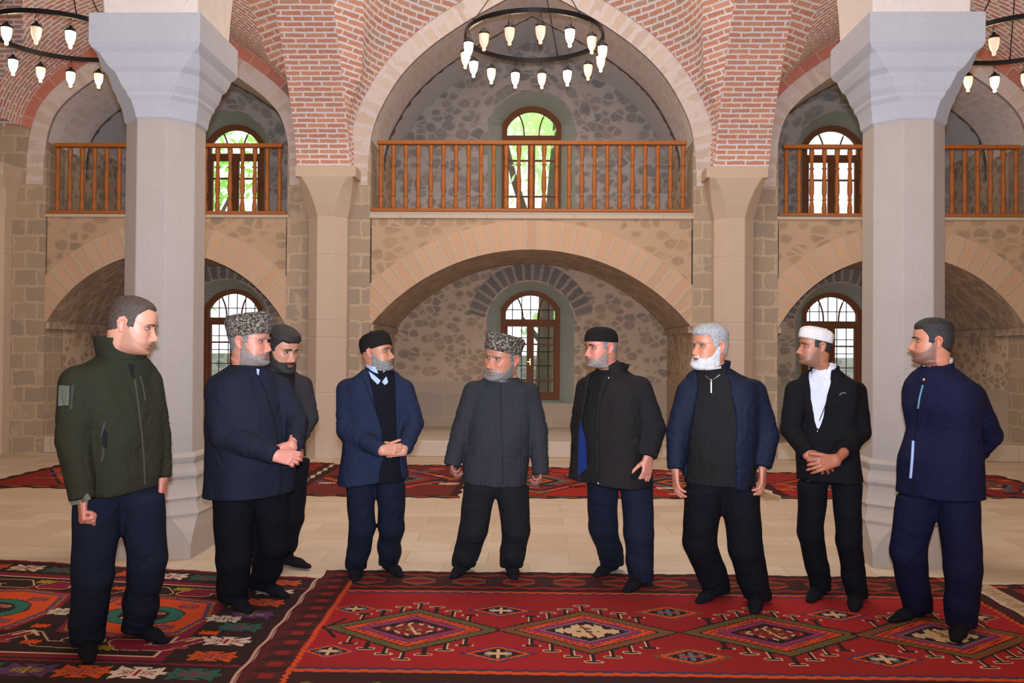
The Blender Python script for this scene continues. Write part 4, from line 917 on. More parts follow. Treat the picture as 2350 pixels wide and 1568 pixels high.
def build_head(f, root):
    T = np.concatenate([np.linspace(0, 4, 14, endpoint=False), np.linspace(4, 15, 100, endpoint=False), np.linspace(15, 20, 26)])
    q = np.linspace(-1, 1, 200, endpoint=False); Aa = np.pi * np.sign(q) * (.55 * np.abs(q) + .45 * np.abs(q) ** 1.8)
    TT, AA = np.meshgrid(T, Aa, indexing='ij'); x, y, z, d = head_shape(TT, AA, f); n, m = x.shape
    P = np.stack([x, y, z], -1).reshape(-1, 3)
    P = relax_grid(P.reshape(n, m, 3)).reshape(-1, 3)
    i = np.arange(n - 1)[:, None]; j = np.arange(m)[None, :]; j2 = (j + 1) % m
    Q = np.stack([i * m + j, i * m + j2, (i + 1) * m + j2, (i + 1) * m + j], -1).reshape(-1, 4)
    cap = len(P); P = np.vstack([P, P[-m:].mean(0)[None]]); 
    base = (n - 1) * m; Q = np.vstack([Q, [[base + a, base + (a + 1) % m, cap, cap] for a in range(0)] or np.zeros((0, 4), int)])
    Q = np.vstack([Q, np.array([[base + a, base + a + 1, base + m - 2 - a, base + m - 1 - a] for a in range(0, m // 2 - 1)])])
    X, Z, ax, Yy = P[:, 0], P[:, 2], np.abs(P[:, 0]), P[:, 1]
    sk = np.array(lin(*f.get('skin', (206, 150, 122)))); c = np.tile(sk, (len(P), 1)); front = (Yy < -.03)
    def tint(m, col, k): nonlocal c; w = (np.clip(m, 0, 1) * k)[:, None]; c = c * (1 - w) + np.array(lin(*col)) * w
    tint(G(ax, Z, .045, -.02, .022, .02) * front, (206, 110, 96), .25); tint(G(ax, Z, 0, -.036, .016, .013) * front, (206, 108, 92), .35)
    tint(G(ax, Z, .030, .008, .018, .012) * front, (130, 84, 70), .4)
    lip = np.exp(-(ax / .024) ** 4 - ((Z + .0655) / .0085) ** 4) * front; tint(lip, (160, 82, 78), .75); tint(G(ax, Z, 0, -.0655, .022, .0016) * front, (70, 30, 30), .8)
    if 'stubble' in f:
        st, k = f['stubble']; mk = smoothstep(.010, -.012, Z - np.interp(Yy, JY, JZ)) * smoothstep(.016, .0, Yy) * smoothstep(-.150, -.122, Z) * (1 - np.exp(-(ax / .019) ** 4 - ((Z + .0655) / .0065) ** 4)); mk = mk * (1 - .7 * np.exp(-(ax / .03) ** 2 - ((Z + .044) / .006) ** 2)); tint(mk * (.78 + .44 * np.random.RandomState(5).rand(len(mk))), st, k)
    if 'shaved' in f:
        st, k = f['shaved']; mk = smoothstep(-.01, .02, Yy) * smoothstep(-.02, .0, Z); tint(mk, st, k)
    parts = [(head_pose(P, f), Q, 0)]; cols = [c]
    # ears
    for sx in (-1, 1):
        v = Vol((-.02, -.03, -.042), (.03, .035, .045), .0028); pts = [(0, -.008, -.026), (.006, .002, -.030), (.010, .014, -.012), (.014, .020, .008), (.013, .016, .024), (.009, .002, .031), (.004, -.010, .022), (.002, -.012, .008)]
        for a, b in zip(pts, pts[1:]): v.cone(a, b, .0052, .0052, .004)
        v.cone((0, .0, -.022), (.004, .008, .018), .008, .010, .006); v.cone((.014, -.001, -.004), (.014, .003, .012), .0062, .006, .0, sub=True)
        E, EQ = v.mesh(1); E[:, 0] = E[:, 0] * 1.05 + .0705 * f.get('wide', 1); E[:, 1] += .014; E[:, 2] += .0; E[:, 0] *= sx
        if sx < 0: EQ = EQ[:, ::-1]
        parts.append((head_pose(E, f), EQ, 0)); ec = np.tile(sk * np.array([1.0, .82, .8]), (len(E), 1)); cols.append(ec)
    # eyes
    for sx in (-1, 1):
        ex = .0315 * sx; ez = .0075; k = 14; U, Vv = np.meshgrid(np.linspace(0, np.pi, 9), np.linspace(0, 2 * np.pi, k, endpoint=False), indexing='ij')
        sp = np.stack([np.sin(U) * np.cos(Vv), -np.cos(U), np.sin(U) * np.sin(Vv)], -1).reshape(-1, 3)
        SQ = np.array([[a * k + b, a * k + (b + 1) % k, (a + 1) * k + (b + 1) % k, (a + 1) * k + b] for a in range(8) for b in range(k)])
        i0 = np.array([ex, -.0735, ez])
        w_ = np_obj('eye', [(head_pose(sp * [.0130, .011, .0045] + i0, f), SQ, 0), (head_pose(sp * [.0060, .0045, .0050] + i0 + [.002 * f.get('gaze', 0), -.0078, 0], f), SQ, 1)], [M['eye'], M['iris']], root)
        br = np.array([[ex + sx * (-.018 + .038 * t), -.0965 + .020 * t ** 2.2, ez + .0165 + .005 * math.sin(math.pi * (t * .9)) - .003 * t] for t in np.linspace(0, 1, 8)])
        lid = np.array([[ex + sx * (-.0145 + .030 * t), -.0835 + .010 * abs(t - .42) ** 1.5 * 2 + .004 * t, ez + .0040 + .0035 * math.sin(math.pi * t)] for t in np.linspace(0, 1, 8)])
        ml = MB(); ml.tube([tuple(p) for p in head_pose(lid, f)], [f['s'] * r for r in (.001, .0018, .0024, .0026, .0025, .0022, .0018, .001)], 6); ml.obj('eyelid', 'lid', root, True)
        mbk = MB(); mbk.tube([tuple(p) for p in head_pose(br, f)], [f['s'] * r for r in (.003, .0048, .0050, .0046, .004, .0034, .0026, .0012)], 6); b_ = mbk.obj('eyebrow', f.get('brow', 'h_black'), root, True)
    return parts, cols
def relax_grid(Gd):
    A = Gd.copy()
    for _ in range(1): A[1:-1] = A[1:-1] * .6 + .1 * (A[:-2] + A[2:] + np.roll(A, 1, 1)[1:-1] + np.roll(A, -1, 1)[1:-1])
    return A
def shell(name, f, root, mask, off, mat, nT=130, nA=180, seed=0, t0=3.0):
    T = np.linspace(t0, 20, nT); q = np.linspace(-1, 1, nA, endpoint=False); Aa = np.pi * np.sign(q) * (.6 * np.abs(q) + .4 * np.abs(q) ** 1.8)
    TT, AA = np.meshgrid(T, Aa, indexing='ij'); x, y, z, d = head_shape(TT, AA, f)
    P = np.stack([x, y, z], -1); du = np.roll(P, -1, 1) - np.roll(P, 1, 1); dv = np.zeros_like(P); dv[1:-1] = P[2:] - P[:-2]; dv[0] = P[1] - P[0]; dv[-1] = P[-1] - P[-2]
    N = np.cross(du, dv); L = np.linalg.norm(N, axis=-1, keepdims=True); N = N / np.maximum(L, 1e-9); 
    sgn = np.sign((N * (P - np.array([0, .01, 0]))).sum(-1, keepdims=True)); N = N * np.where(sgn == 0, 1, sgn)
    rng = np.random.RandomState(seed); m = mask(x, y, z, AA); m = m + .25 * np.clip(m * (1 - m) * 4, 0, 1) * (rng.rand(*m.shape) - .5)
    o = off(x, y, z); o = o * (1 + .10 * (rng.rand(*m.shape) - .5)); P = P + N * (np.clip(m, 0, 1)[..., None] * o[..., None] - .0035 * (m < .15)[..., None])
    keep = m > .02; n, mm = m.shape; i = np.arange(n - 1)[:, None]; j = np.arange(mm)[None, :] + 0 * i; i = i + 0 * j; j2 = (j + 1) % mm
    Q = np.stack([i * mm + j, i * mm + j2, (i + 1) * mm + j2, (i + 1) * mm + j], -1).reshape(-1, 4); kk = keep.reshape(-1); Q = Q[kk[Q].sum(1) >= 2]
    if mask(np.array([0.]), np.array([.01]), np.array([.12]), np.array([3.]))[0] > .5:
        base = (n - 1) * mm; Q = np.vstack([Q, [[base + a, base + a + 1, base + mm - 2 - a, base + mm - 1 - a] for a in range(0, mm // 2 - 1)]])
    return np_obj(name, [(head_pose(P.reshape(-1, 3), f), Q, 0)], M[mat] if isinstance(mat, str) else mat, root)
def hairline(zf=.075, side=.0, nape=-.07, back=.0, top=9):
    def fn(x, y, z, A):   # 1 on the scalp
        ax = np.abs(x); lim = np.interp(y, [-.10, -.085, -.06, -.035, -.012, .012, .035, .07, .10], [zf + .012, zf, zf + .004, zf - .030, -.012, .030, -.025 + side, nape + .01, nape])
        lim = np.where((y > -.03) & (y < .0), np.minimum(lim, .0), lim); return smoothstep(-.004, .007, z - lim) * smoothstep(top + .012, top, z)
    return fn
def beard_mask(hi=-.048, side=.018, must=True, low=-.128):
    def fn(x, y, z, A):
        ax = np.abs(x); lim = np.interp(y, JY, JZ) + (hi + .048); m = smoothstep(.006, -.006, z - lim) * smoothstep(side + .006, side - .010, y) * smoothstep(low, low + .012, z + .0)
        lips = np.exp(-(ax / .023) ** 4 - ((z + .066) / .0085) ** 4); mu = (np.exp(-(ax / .027) ** 4 - ((z + .0535) / .0055) ** 4)) * (y < -.05) if must else 0
        m = np.where((ax < .026) & (z > -.060) & (y < -.05), mu, m); return np.clip(m - lips * 1.5, 0, 1)
    return fn
def hand(v, w, fd, pn, side, curl=(25, 35, 25), sc=1.0, spread=1.0, thumb=(.8, .42, .38)):
    """w wrist, fd finger direction, pn palm normal; side +1/-1 picks which edge carries the thumb"""
    w, fd, pn = np.array(w, float), np.array(fd, float), np.array(pn, float); fd /= np.linalg.norm(fd); pn -= fd * (pn @ fd); pn /= np.linalg.norm(pn); sd = np.cross(fd, pn) * side
    K = [(.028, .088), (.0095, .093), (-.0095, .089), (-.027, .080)]; LN = [(.042, .026, .021), (.047, .029, .022), (.043, .027, .021), (.033, .020, .018)]
    for i, ((o, l), ln) in enumerate(zip(K, LN)):
        k = w + (fd * l + sd * o) * sc; v.cone(w + sd * o * .55 * sc, k, .0185 * sc, .0120 * sc, .012, sq=(pn, .82)); p = k; a = 0
        for j, q in enumerate(ln):
            cu = curl[j] if not isinstance(curl[j], (tuple, list)) else curl[j][i]
            a += math.radians(cu * (1 + .07 * i)); d = fd * math.cos(a) + pn * math.sin(a) + sd * (1.5 - i) * .05 * spread; d /= np.linalg.norm(d); e = p + d * q * sc
            v.cone(p, e, (.0100 - .0010 * j) * sc, (.0092 - .0010 * j) * sc, .003); p = e
    v.cone(w + sd * .012 * sc, w + (fd * .045 + sd * .026 + pn * .010) * sc, .019 * sc, .016 * sc, .012)
    p = w + (fd * .034 + sd * .030 + pn * .010) * sc; d = fd * thumb[0] + sd * thumb[1] + pn * thumb[2]; d /= np.linalg.norm(d)
    for j, (q, r) in enumerate(((.036, .0125), (.032, .0110), (.024, .0098))):
        e = p + d * q * sc; v.cone(p, e, r * sc, (r - .0012) * sc, .004); p = e; d = d + fd * .22 + pn * .12; d /= np.linalg.norm(d)
def man(S_):
    rx, ry = S_['root']; r0 = fl(rx, ry); Y0 = r0.y; base = np.array([r0.x, r0.y, 0.])
    root = thing('person', S_['label'], 'person', (r0.x, r0.y, 0), S_.get('group')); al = math.radians(S_['alpha']); eu = np.array([math.cos(al), math.sin(al)]); ev = np.array([math.sin(al), -math.cos(al)])
    J = lambda x, y, dy=0: np.array(at(x, y, Y0 + dy)) - base
    pxm = 2000.0 / Y0; ap = al + math.atan2(r0.x, r0.y)
    # torso rows -> (z, cx, cy, a, b)
    rows = []
    for r in S_['rows']:
        y, xl, xr, rho = r[:4]; dy = r[4] if len(r) > 4 else 0; a0, a1 = J(xl, y, dy), J(xr, y, dy); w = (a1[0] - a0[0]) / 2; a = w / math.sqrt(math.cos(ap) ** 2 + rho ** 2 * math.sin(ap) ** 2)
        rows.append((a0[2], (a0[0] + a1[0]) / 2, dy, a, a * rho))
    rows.sort(); rw = np.array(rows); zt = rw[:, 0]
    def loft(v, grow=0, z0=None, z1=None, n=2.5, k=.03, wr=0):
        z = v.Z; cx, cy, a, b = [np.interp(z, zt, rw[:, j]) for j in (1, 2, 3, 4)]; a = np.maximum(a + grow, .01); b = np.maximum(b + grow, .01)
        U = (v.X - cx) * eu[0] + (v.Y - cy) * eu[1]; Vf = (v.X - cx) * ev[0] + (v.Y - cy) * ev[1]
        if wr: b = b + wr * np.sin(13 * z + 15 * U + 2 * np.sin(9 * U - 4 * z)) + wr * .7 * np.sin(24 * U - 9 * z + 1)
        f = ((np.abs(U / a) ** n + np.abs(Vf / b) ** n) ** (1 / n) - 1) * np.minimum(a, b)
        z0 = zt[0] if z0 is None else z0; z1 = zt[-1] if z1 is None else z1
        return np.maximum(np.maximum(f, z0 - z), z - z1), U, Vf
    arms = {}
    for sd in ('R', 'L'):
        if sd in S_['arms']: arms[sd] = [J(*q) for q in S_['arms'][sd][0]]
    allp = np.array([p for a in arms.values() for p in a] + [[r[1] - r[3], r[2] - r[3], r[0]] for r in rows] + [[r[1] + r[3], r[2] + r[3], r[0]] for r in rows])
    lo, hi = allp.min(0) - .16, allp.max(0) + .16; h = .0095
    hemz = J(rx, S_['hem'])[2]
    # ---------------- jacket
    lo[2] = hemz - .06
    v = Vol(lo, hi, h); op = S_.get('open'); f, U, Vf = loft(v, 0, hemz, None, S_.get('n', 2.5), wr=.004)
    core = None
    if op:
        th = .020; inn = loft(v, -th - .004, hemz - .1, 9, S_.get('n', 2.5), wr=.004)[0]
        oz = np.array([J(0, q[0])[2] for q in op]); ol = []; orr = []
        for q in op:
            z = J(0, q[0])[2]; cx, cy, a, b = [float(np.interp(z, zt, rw[:, j])) for j in (1, 2, 3, 4)]
            for xx, lst in ((q[1], ol), (q[2], orr)):
                dx = J(xx, q[0])[0] - cx; u = dx / math.cos(ap)
                for _ in range(6): u = (dx - b * math.sqrt(max(0.05, 1 - min(1, (u / a) ** 2))) * math.sin(ap)) / max(.3, math.cos(ap)) if abs(ap) > .05 else dx
                lst.append(float(np.clip(u, -a * .98, a * .98)))
        so = np.argsort(oz); OL = np.interp(v.Z, oz[so], np.array(ol)[so]); OR = np.interp(v.Z, oz[so], np.array(orr)[so]); zlo, zhi = oz.min(), oz.max() + .2
        inside = np.minimum(U - OL, OR - U); cut = np.where((v.Z >= zlo), np.minimum(inside, Vf - .0), -.5)
        lap = S_.get('lapel', .0)
        if lap:
            dist = np.maximum(-inside, 0); zl = S_.get('lapz', (zlo, 9)); zl = (J(0, zl[0])[2], J(0, zl[1])[2]); wl = lap * np.clip((v.Z - zl[0]) / max(.05, zl[1] - zl[0]), 0, 1) ** .6
            f = f - .008 * ((dist < wl) & (Vf > 0) & (v.Z > zl[0]) & (v.Z < zl[1] + .05))
        f = np.maximum(f, -inn); f = np.maximum(f, cut)
    f = f + .0045 * np.sin(8 * v.Z + 11 * U + 3 * np.sin(5 * v.Z - 6 * U)) * np.sin(5 * v.Z - 9 * U + 1.3 * S_['alpha']); v.F = np.minimum(v.F, f)
    def sleeves(v, g=0, k=.035, wr=.0):
        for sd, A in arms.items():
            rr = S_['arms'][sd][1]; sc = S_.get('slim', .92); m1 = A[0] + (A[1] - A[0]) * .6; r_ = rr[0] * sc * .4 + rr[1] * sc * .6; v.cone(A[0], m1, rr[0] * sc + g, r_ + g, k * .7); v.cone(m1, A[1], r_ + g, rr[1] * sc + g, .012, wr, 70); v.cone(A[1], A[2], rr[1] * sc + g, rr[2] * sc + g, .012, wr * .8, 75)
    if op:
        F0 = v.F.copy(); v.F = np.full(v.n, .5); sleeves(v, 0, .03, .005); tin = inn; v.F = np.maximum(v.F, -tin); v.F = smin(F0, v.F, .03)
    else: sleeves(v, 0, .035, .005)
    # cuffs end cleanly, pocket flaps, seams
    for sd, A in arms.items():
        d = A[2] - A[1]; d /= np.linalg.norm(d); e = A[2] + d * .0; r2 = S_['arms'][sd][1][2]
        q = v.sl(A[2] - .12, A[2] + .12, 0); pl = (v.X[q[0]] - e[0]) * d[0] + (v.Y[:, q[1]] - e[1]) * d[1] + (v.Z[:, :, q[2]] - e[2]) * d[2]
        rad = np.sqrt(np.maximum(0, (v.X[q[0]] - e[0]) ** 2 + (v.Y[:, q[1]] - e[1]) ** 2 + (v.Z[:, :, q[2]] - e[2]) ** 2 - pl ** 2)); v.F[q] = np.where((rad < r2 * 1.4) & (pl > -.02), np.maximum(v.F[q], pl), v.F[q])
    if S_.get('drop'):   # hem slopes
        dl, dr = S_['drop']; zz = hemz + np.interp((v.X - rw[0, 1]) / rw[0, 3], [-1, 1], [dl, dr]); m = np.abs(v.Z - hemz) < .12; v.F = np.where(m, np.maximum(v.F, (zz - v.Z)), v.F)
    P, Q = v.mesh(2); jk = np_obj(S_.get('top', 'jacket'), [(P, Q, 0)], M[S_['jm']], root); BV, BF = [tuple(p) for p in P], [tuple(q) for q in Q]
    # ---------------- shirt under an open jacket
    if op:
        v = Vol(lo + [0, 0, .0], hi, h); f, U, Vf = loft(v, -.017, hemz - .03 if S_.get('shirt_long') else hemz + .02, None, 2.3, wr=.003); v.F = f; P, Q = v.mesh(2); np_obj(S_.get('under', 'shirt'), [(P, Q, 0)], M[S_['um']], root); nb_ = len(BV); BV += [tuple(p) for p in P]; BF += [tuple(int(i) + nb_ for i in q) for q in Q]
    S_['bvh'] = BVHTree.FromPolygons(BV, [tuple(int(i) for i in q) for q in BF])
    # ---------------- trousers
    legs = []
    for L in S_['legs']:
        hp = J(*L[0]); g = np.array(fl(*L[2])) - base; t = np.array(fl(*L[3])) - base; an = g + [0, 0, .085]; kn = J(*L[1]); kn[1] = (hp[1] + an[1]) / 2 - .02; legs.append((hp, kn, an, g, t))
    pts = np.array([p for L in legs for p in (L[0], L[2], L[4])]); lo2, hi2 = pts.min(0) - .2, pts.max(0) + .2; lo2[2] = -.01; hi2[2] = hemz + .16
    lr = S_.get('lr', (.105, .078, .068)); v = Vol(lo2, hi2, .0095)
    for hp, kn, an, g, t in legs:
        hem = an + (kn - an) * -.10; v.cone(hp + [0, 0, .05], kn, lr[0], lr[1], .03); lowk = kn + (hem - kn) * .62; rl = lr[1] + (lr[2] - lr[1]) * .62; v.cone(kn, lowk, lr[1], rl, .02); v.cone(lowk, hem, rl, lr[2], .02, .005, 95)
    pass
    mid = (legs[0][0] + legs[1][0]) / 2; v.cone(legs[0][0] + [0, 0, .10], legs[1][0] + [0, 0, .10], lr[0] * .86, lr[0] * .86, .05)
    inn2 = loft(v, -.026 if not op else -.034, hemz - .3, 9)[0]; v.F = np.where(v.Z > hemz - .01, np.maximum(v.F, inn2), v.F)
    v.F = np.maximum(v.F, .035 - v.Z) + .0045 * np.sin(9 * v.Z + 17 * v.X + 2.5 * np.sin(7 * v.Z - 5 * v.Y)) * np.sin(6 * v.Z + 13 * v.Y) + .003 * np.sin(23 * v.X + 11 * v.Z) * np.sin(19 * v.Z - 8 * v.X + 1); P, Q = v.mesh(2); np_obj('trousers', [(P, Q, 0)], M[S_['tm']], root)
    # ---------------- socks
    for hp, kn, an, g, t in legs:
        d = t - g; d[2] = 0; L = np.linalg.norm(d); d = d / (L or 1); L = max(L, .20); L = min(L, .27); v = Vol(np.minimum(g, g + d * L) - [.09, .09, .01], np.maximum(g, g + d * L) + [.09, .09, .22], .006); up = np.array([0, 0, 1.])
        v.cone(an + up * .09, g + up * .06, .046, .046, .02); v.cone(g + up * .06, g + up * .040 - d * .03, .045, .036, .03)
        v.cone(g + up * .05, g + d * L * .55 + up * .036, .044, .038, .03, sq=(up, .9)); v.cone(g + d * L * .5 + up * .034, g + d * (L - .03) + up * .024, .042, .030, .03, sq=(up, .72)); v.F = np.maximum(v.F, .014 - v.Z)
        P, Q = v.mesh(2); np_obj('sock', [(P, Q, 0)], M['sock'], root)
    # ---------------- head, hands, body
    hx, cr, ch, hdy = S_['head'][:4]; pc = J(hx, (cr + ch) / 2, hdy); f = dict(S_['face']); f['body'] = S_['alpha']; f['s'] = (ch - cr) / (2000 / (Y0 + hdy)) / .232; f['c'] = np.array([pc[0], pc[1], pc[2]]) + [0, 0, 0]
    n0 = head_pose([[0, .035, -.225]], f)[0]; f['nb'] = np.array([rw[-1][1], rw[-1][2], zt[-1] - .035]) - n0; f['nb'][2] = min(f['nb'][2], .02)
    parts, cols = build_head(f, root)
    hs = S_.get('hands', {}); sk = np.array(lin(*S_.get('handc', f.get('skin', (206, 150, 122)))))
    def addv(v, it=1):
        P, Q = v.mesh(it); parts.append((P, Q, 0)); cols.append(np.tile(sk, (len(P), 1)))
    for sd, A in arms.items():
        if sd not in hs: continue
        fd, pn, side, kw = hs[sd]; kw = dict(kw); off = np.array(kw.pop('off', (0, 0, 0))); fd = np.array(fd, float); fd /= np.linalg.norm(fd); w = A[2] + off; v = Vol(w - .17, w + .17, .0036)
        v.cone(w - (A[2] - A[1]) / np.linalg.norm(A[2] - A[1]) * .09, w, .030, .024, .01); hand(v, w, fd, pn, side, **kw); addv(v, 1)
    v = Vol(lo - [0, 0, .0], hi, .02); v.F = loft(v, -.05, hemz + .05, None)[0]; sleeves(v, -.035)
    addv(v, 1)
    v = Vol(lo2, hi2, .02)
    for hp, kn, an, g, t in legs: v.cone(hp + [0, 0, .1], kn, lr[0] - .04, lr[1] - .03, .03); v.cone(kn, an + [0, 0, .03], lr[1] - .03, .036, .02)
    addv(v, 1)
    np_obj('body', parts, M['skin'], root, np.concatenate(cols))
    S_['_'] = (J, root, f, rw, zt, eu, ev, base); 
    for ex in S_.get('extra', []): ex(S_)
    return root
# ---------------- pieces
def hair(mask, off, mat, nm='hair', seed=1): return lambda S_: shell(nm, S_['_'][2], S_['_'][1], mask, off, mat, seed=seed)
def const(o): return lambda x, y, z: np.full_like(x, o)
def beard(mat, thick=.006, bottom=.0, **kw):
    return lambda S_: shell('beard', S_['_'][2], S_['_'][1], beard_mask(**kw), lambda x, y, z: thick + bottom * smoothstep(-.06, -.11, z), mat, seed=4, t0=1.5)
def hat(kind, mat, z0=.045, tilt=0, h=.085, r=1.0):
    def fn(S_):
        J, root, f = S_['_'][:3]; n = 64; P = []
        if kind == 'papakha': prof = [(.99, -.004), (1.03, 0), (1.06, .02), (1.09, .05), (1.12, .08), (1.10, h), (1.02, h + .012), (.85, h + .006), (.5, h + .0), (.05, h)]
        elif kind == 'dome': prof = [(.98, -.002), (1.02, 0), (1.04, .012), (1.02, .032), (.96, .052), (.85, .069), (.66, .082), (.40, .090), (.05, .093)]
        elif kind == 'tall': prof = [(.98, -.002), (1.02, 0), (1.05, .02), (1.04, .05), (1.0, .075), (.90, .097), (.70, .112), (.4, .118), (.05, .120)]
        else: prof = [(.98, -.002), (1.03, 0), (1.05, .015), (1.03, .052), (.99, .060), (.85, .074), (.55, .084), (.25, .087), (.03, .087)]
        fine = []
        for (a, b), (c, d) in zip(prof, prof[1:]):
            for k in range(4): fine.append((a + (c - a) * k / 4, b + (d - b) * k / 4))
        fine.append(prof[-1]); rng = np.random.RandomState(3); grid_ = []
        ct, st = math.cos(math.radians(tilt)), math.sin(math.radians(tilt))
        for rr, zz in fine:
            row = []
            for k in range(n):
                a = 2 * math.pi * k / n; bump = 1 + (.028 * (rng.rand() - .5) * 2 if kind == 'papakha' else 0); x = .0785 * f.get('wide', 1) * rr * r * math.cos(a) * bump; y = .106 * rr * r * math.sin(a) * bump
                y2 = y * ct - zz * st; z2 = y * st + zz * ct; row.append((x, y2 + .004, z0 + z2))
            grid_.append(row)
        A = head_pose(np.array(grid_).reshape(-1, 3), f); m_ = len(grid_); Q = np.array([[i * n + j, i * n + (j + 1) % n, (i + 1) * n + (j + 1) % n, (i + 1) * n + j] for i in range(m_ - 1) for j in range(n)])
        b0 = (m_ - 1) * n; Q = np.vstack([Q, [[b0 + a, b0 + a + 1, b0 + n - 2 - a, b0 + n - 1 - a] for a in range(n // 2 - 1)]])
        np_obj({'papakha': 'astrakhan_hat'}.get(kind, 'skullcap'), [(A, Q, 0)], M[mat], root)
    return fn
def front_pt(S_, px, py, out=.006):
    """point on the garment seen at a pixel"""
    J, root, f, rw, zt, eu, ev, base = S_['_']; Y0 = base[1]; dy = -.12
    d = ray(px, py).normalized(); o = Vector((0, 0, CAMH)) - Vector(base); hit = S_['bvh'].ray_cast(o, d)[0]
    if hit is not None: return np.array(hit - d * min(out, .006))
    best = None
    for k in range(90):
        p = J(px, py, -.42 + k * .006); cx, cy, a, b = [float(np.interp(p[2], zt, rw[:, j])) for j in (1, 2, 3, 4)]
        u = (p[0] - cx) * eu[0] + (p[1] - cy) * eu[1]; w = (p[0] - cx) * ev[0] + (p[1] - cy) * ev[1]; g = (abs(u) / a) ** 2.5 + (abs(w) / b) ** 2.5
        if g < (1 + out / min(a, b)) ** 2.5: return p
    return p
def strip(name, pts, wd, mat, out=.004, th=.003):
    """a flat ribbon lying on the front of the garment along pixel points"""
    def fn(S_):
        pp = []
        for (x0, y0), (x1, y1) in zip(pts, pts[1:]):
            k_ = max(1, int(math.hypot(x1 - x0, y1 - y0) / 5)); pp += [(x0 + (x1 - x0) * i / k_, y0 + (y1 - y0) * i / k_) for i in range(k_)]
        pp.append(pts[-1]); P = [front_pt(S_, x, y, .002) for x, y in pp]
        mb = MB(); root = S_['_'][1]; wds = wd if isinstance(wd, (list, tuple)) else [wd] * len(P); rows = []
        for i, p in enumerate(P):
            d = P[min(i + 1, len(P) - 1)] - P[max(0, i - 1)]; d /= np.linalg.norm(d); s = np.cross(d, [0, 1, 0]); s /= np.linalg.norm(s); n = np.array([0, -1, 0]) * th; w = wds[i] / 2
            rows.append([tuple(p - s * w), tuple(p - s * w + n), tuple(p + s * w + n), tuple(p + s * w)])
        mb.grid(rows, None, 0, True); mb.f += [(0, 1, 2, 3), tuple(len(mb.v) - 4 + k for k in (3, 2, 1, 0))]; mb.uv += [None, None]; mb.mi += [0, 0]
        mb.obj(name, mat, root)
    return fn
def poly(name, pts, mat, out=.006, th=.004):
    def fn(S_):
        P = [front_pt(S_, x, y, out) for x, y in pts]; n = len(P); mb = MB(); mb.add([tuple(p) for p in P] + [tuple(p + np.array([0, -th, 0])) for p in P], [tuple(range(n)), tuple(range(2 * n - 1, n - 1, -1))] + [(i, (i + 1) % n, n + (i + 1) % n, n + i) for i in range(n)])
        mb.obj(name, mat, S_['_'][1])
    return fn
def button(name, px, py, mat, r=.008, out=.010):
    def fn(S_):
        p = front_pt(S_, px, py, out); mb = MB(); mb.tube([tuple(p + [0, .004, 0]), tuple(p + [0, -.003, 0]), tuple(p + [0, -.005, 0])], [r, r, r * .6], 12); mb.obj(name, mat, S_['_'][1], True)
    return fn
def collar(mat, h=.035, gap=(0, 0), r=(.068, .074), name='collar', tilt=.02, drop=0, flare=0, top=None, th=.006, dz=0):
    """band round the neck, gap in degrees at the front (half width bottom, top)"""
    def fn(S_):
        J, root, f, rw, zt, eu, ev, base = S_['_']; z = zt[-1] + dz; cx, cy = rw[-1][1], rw[-1][2]; mb = MB(); rows = []; n = 40; nz = 6
        for side in (0, 1):
            for i in range(nz + 1):
                q = i / nz if side == 0 else 1 - i / nz; g = math.radians(gap[0] + (gap[1] - gap[0]) * q) + .001; row = []
                for k in range(n + 1):
                    a = g + (2 * math.pi - 2 * g) * k / n; rr = 1 + flare * q + (0 if side == 0 else -th / r[0]); u, w = math.sin(a) * r[0] * rr, math.cos(a) * r[1] * rr
                    zz = z - drop * max(0, math.cos(a)) - .03 + (h + .03) * q + tilt * -math.cos(a)
                    row.append((cx + eu[0] * u + ev[0] * (w - .005), cy + eu[1] * u + ev[1] * (w - .005), zz))
                rows.append(row)
        rows.append(rows[0]); mb.grid(rows, None, 0); mb.obj(name, mat, root, True)
    return fn
# ================================================================ the nine men
fb = fabric
M['olive'] = fb('olive_softshell', (.023, .023, .0125)); M['jeans'] = fb('dark_indigo_denim', (.010, .013, .026), weave=400); M['sock'] = fb('black_sock_knit', (.008, .008, .012), .95)
M['suit2'] = fb('midnight_suit_wool', (.012, .014, .025)); M['suit4'] = fb('blue_check_suit_wool', (.012, .018, .040), weave=160); M['knit'] = fb('black_knit', (.006, .006, .010), .95)
M['pin'] = fb('grey_pinstripe_wool', (.021, .022, .027), stripe=(22.0, (.12, .11, .11), .3)); M['blk_jacket'] = fb('black_cotton_jacket', (.014, .012, .012)); M['blk_shirt'] = fb('black_shirt_cotton', (.010, .009, .009))
M['lining'] = fb('royal_blue_lining', (.008, .018, .10)); M['navy_j'] = fb('navy_nylon_jacket', (.008, .011, .025), .7); M['blk_polo'] = fb('charcoal_polo_knit', (.012, .011, .011))
M['blk_suit'] = fb('black_suit_wool', (.006, .005, .006)); M['w_shirt'] = fb('white_shirt_cotton', (.62, .62, .72), var=.03); M['navy_suit'] = fb('deep_navy_suit_wool', (.008, .009, .032)); M['lt_shirt'] = fb('pale_blue_shirt_cotton', (.36, .46, .72), var=.03)
M['t_navy'] = fb('navy_trouser_wool', (.009, .012, .024)); M['t_blk'] = fb('black_trouser_wool', (.005, .005, .008)); M['t_pin'] = fb('dark_grey_trouser_wool', (.012, .013, .015)); M['grey_j'] = fb('dark_grey_windbreaker', (.030, .026, .028)); M['brown_t'] = fb('dark_brown_shirt', (.014, .010, .008))
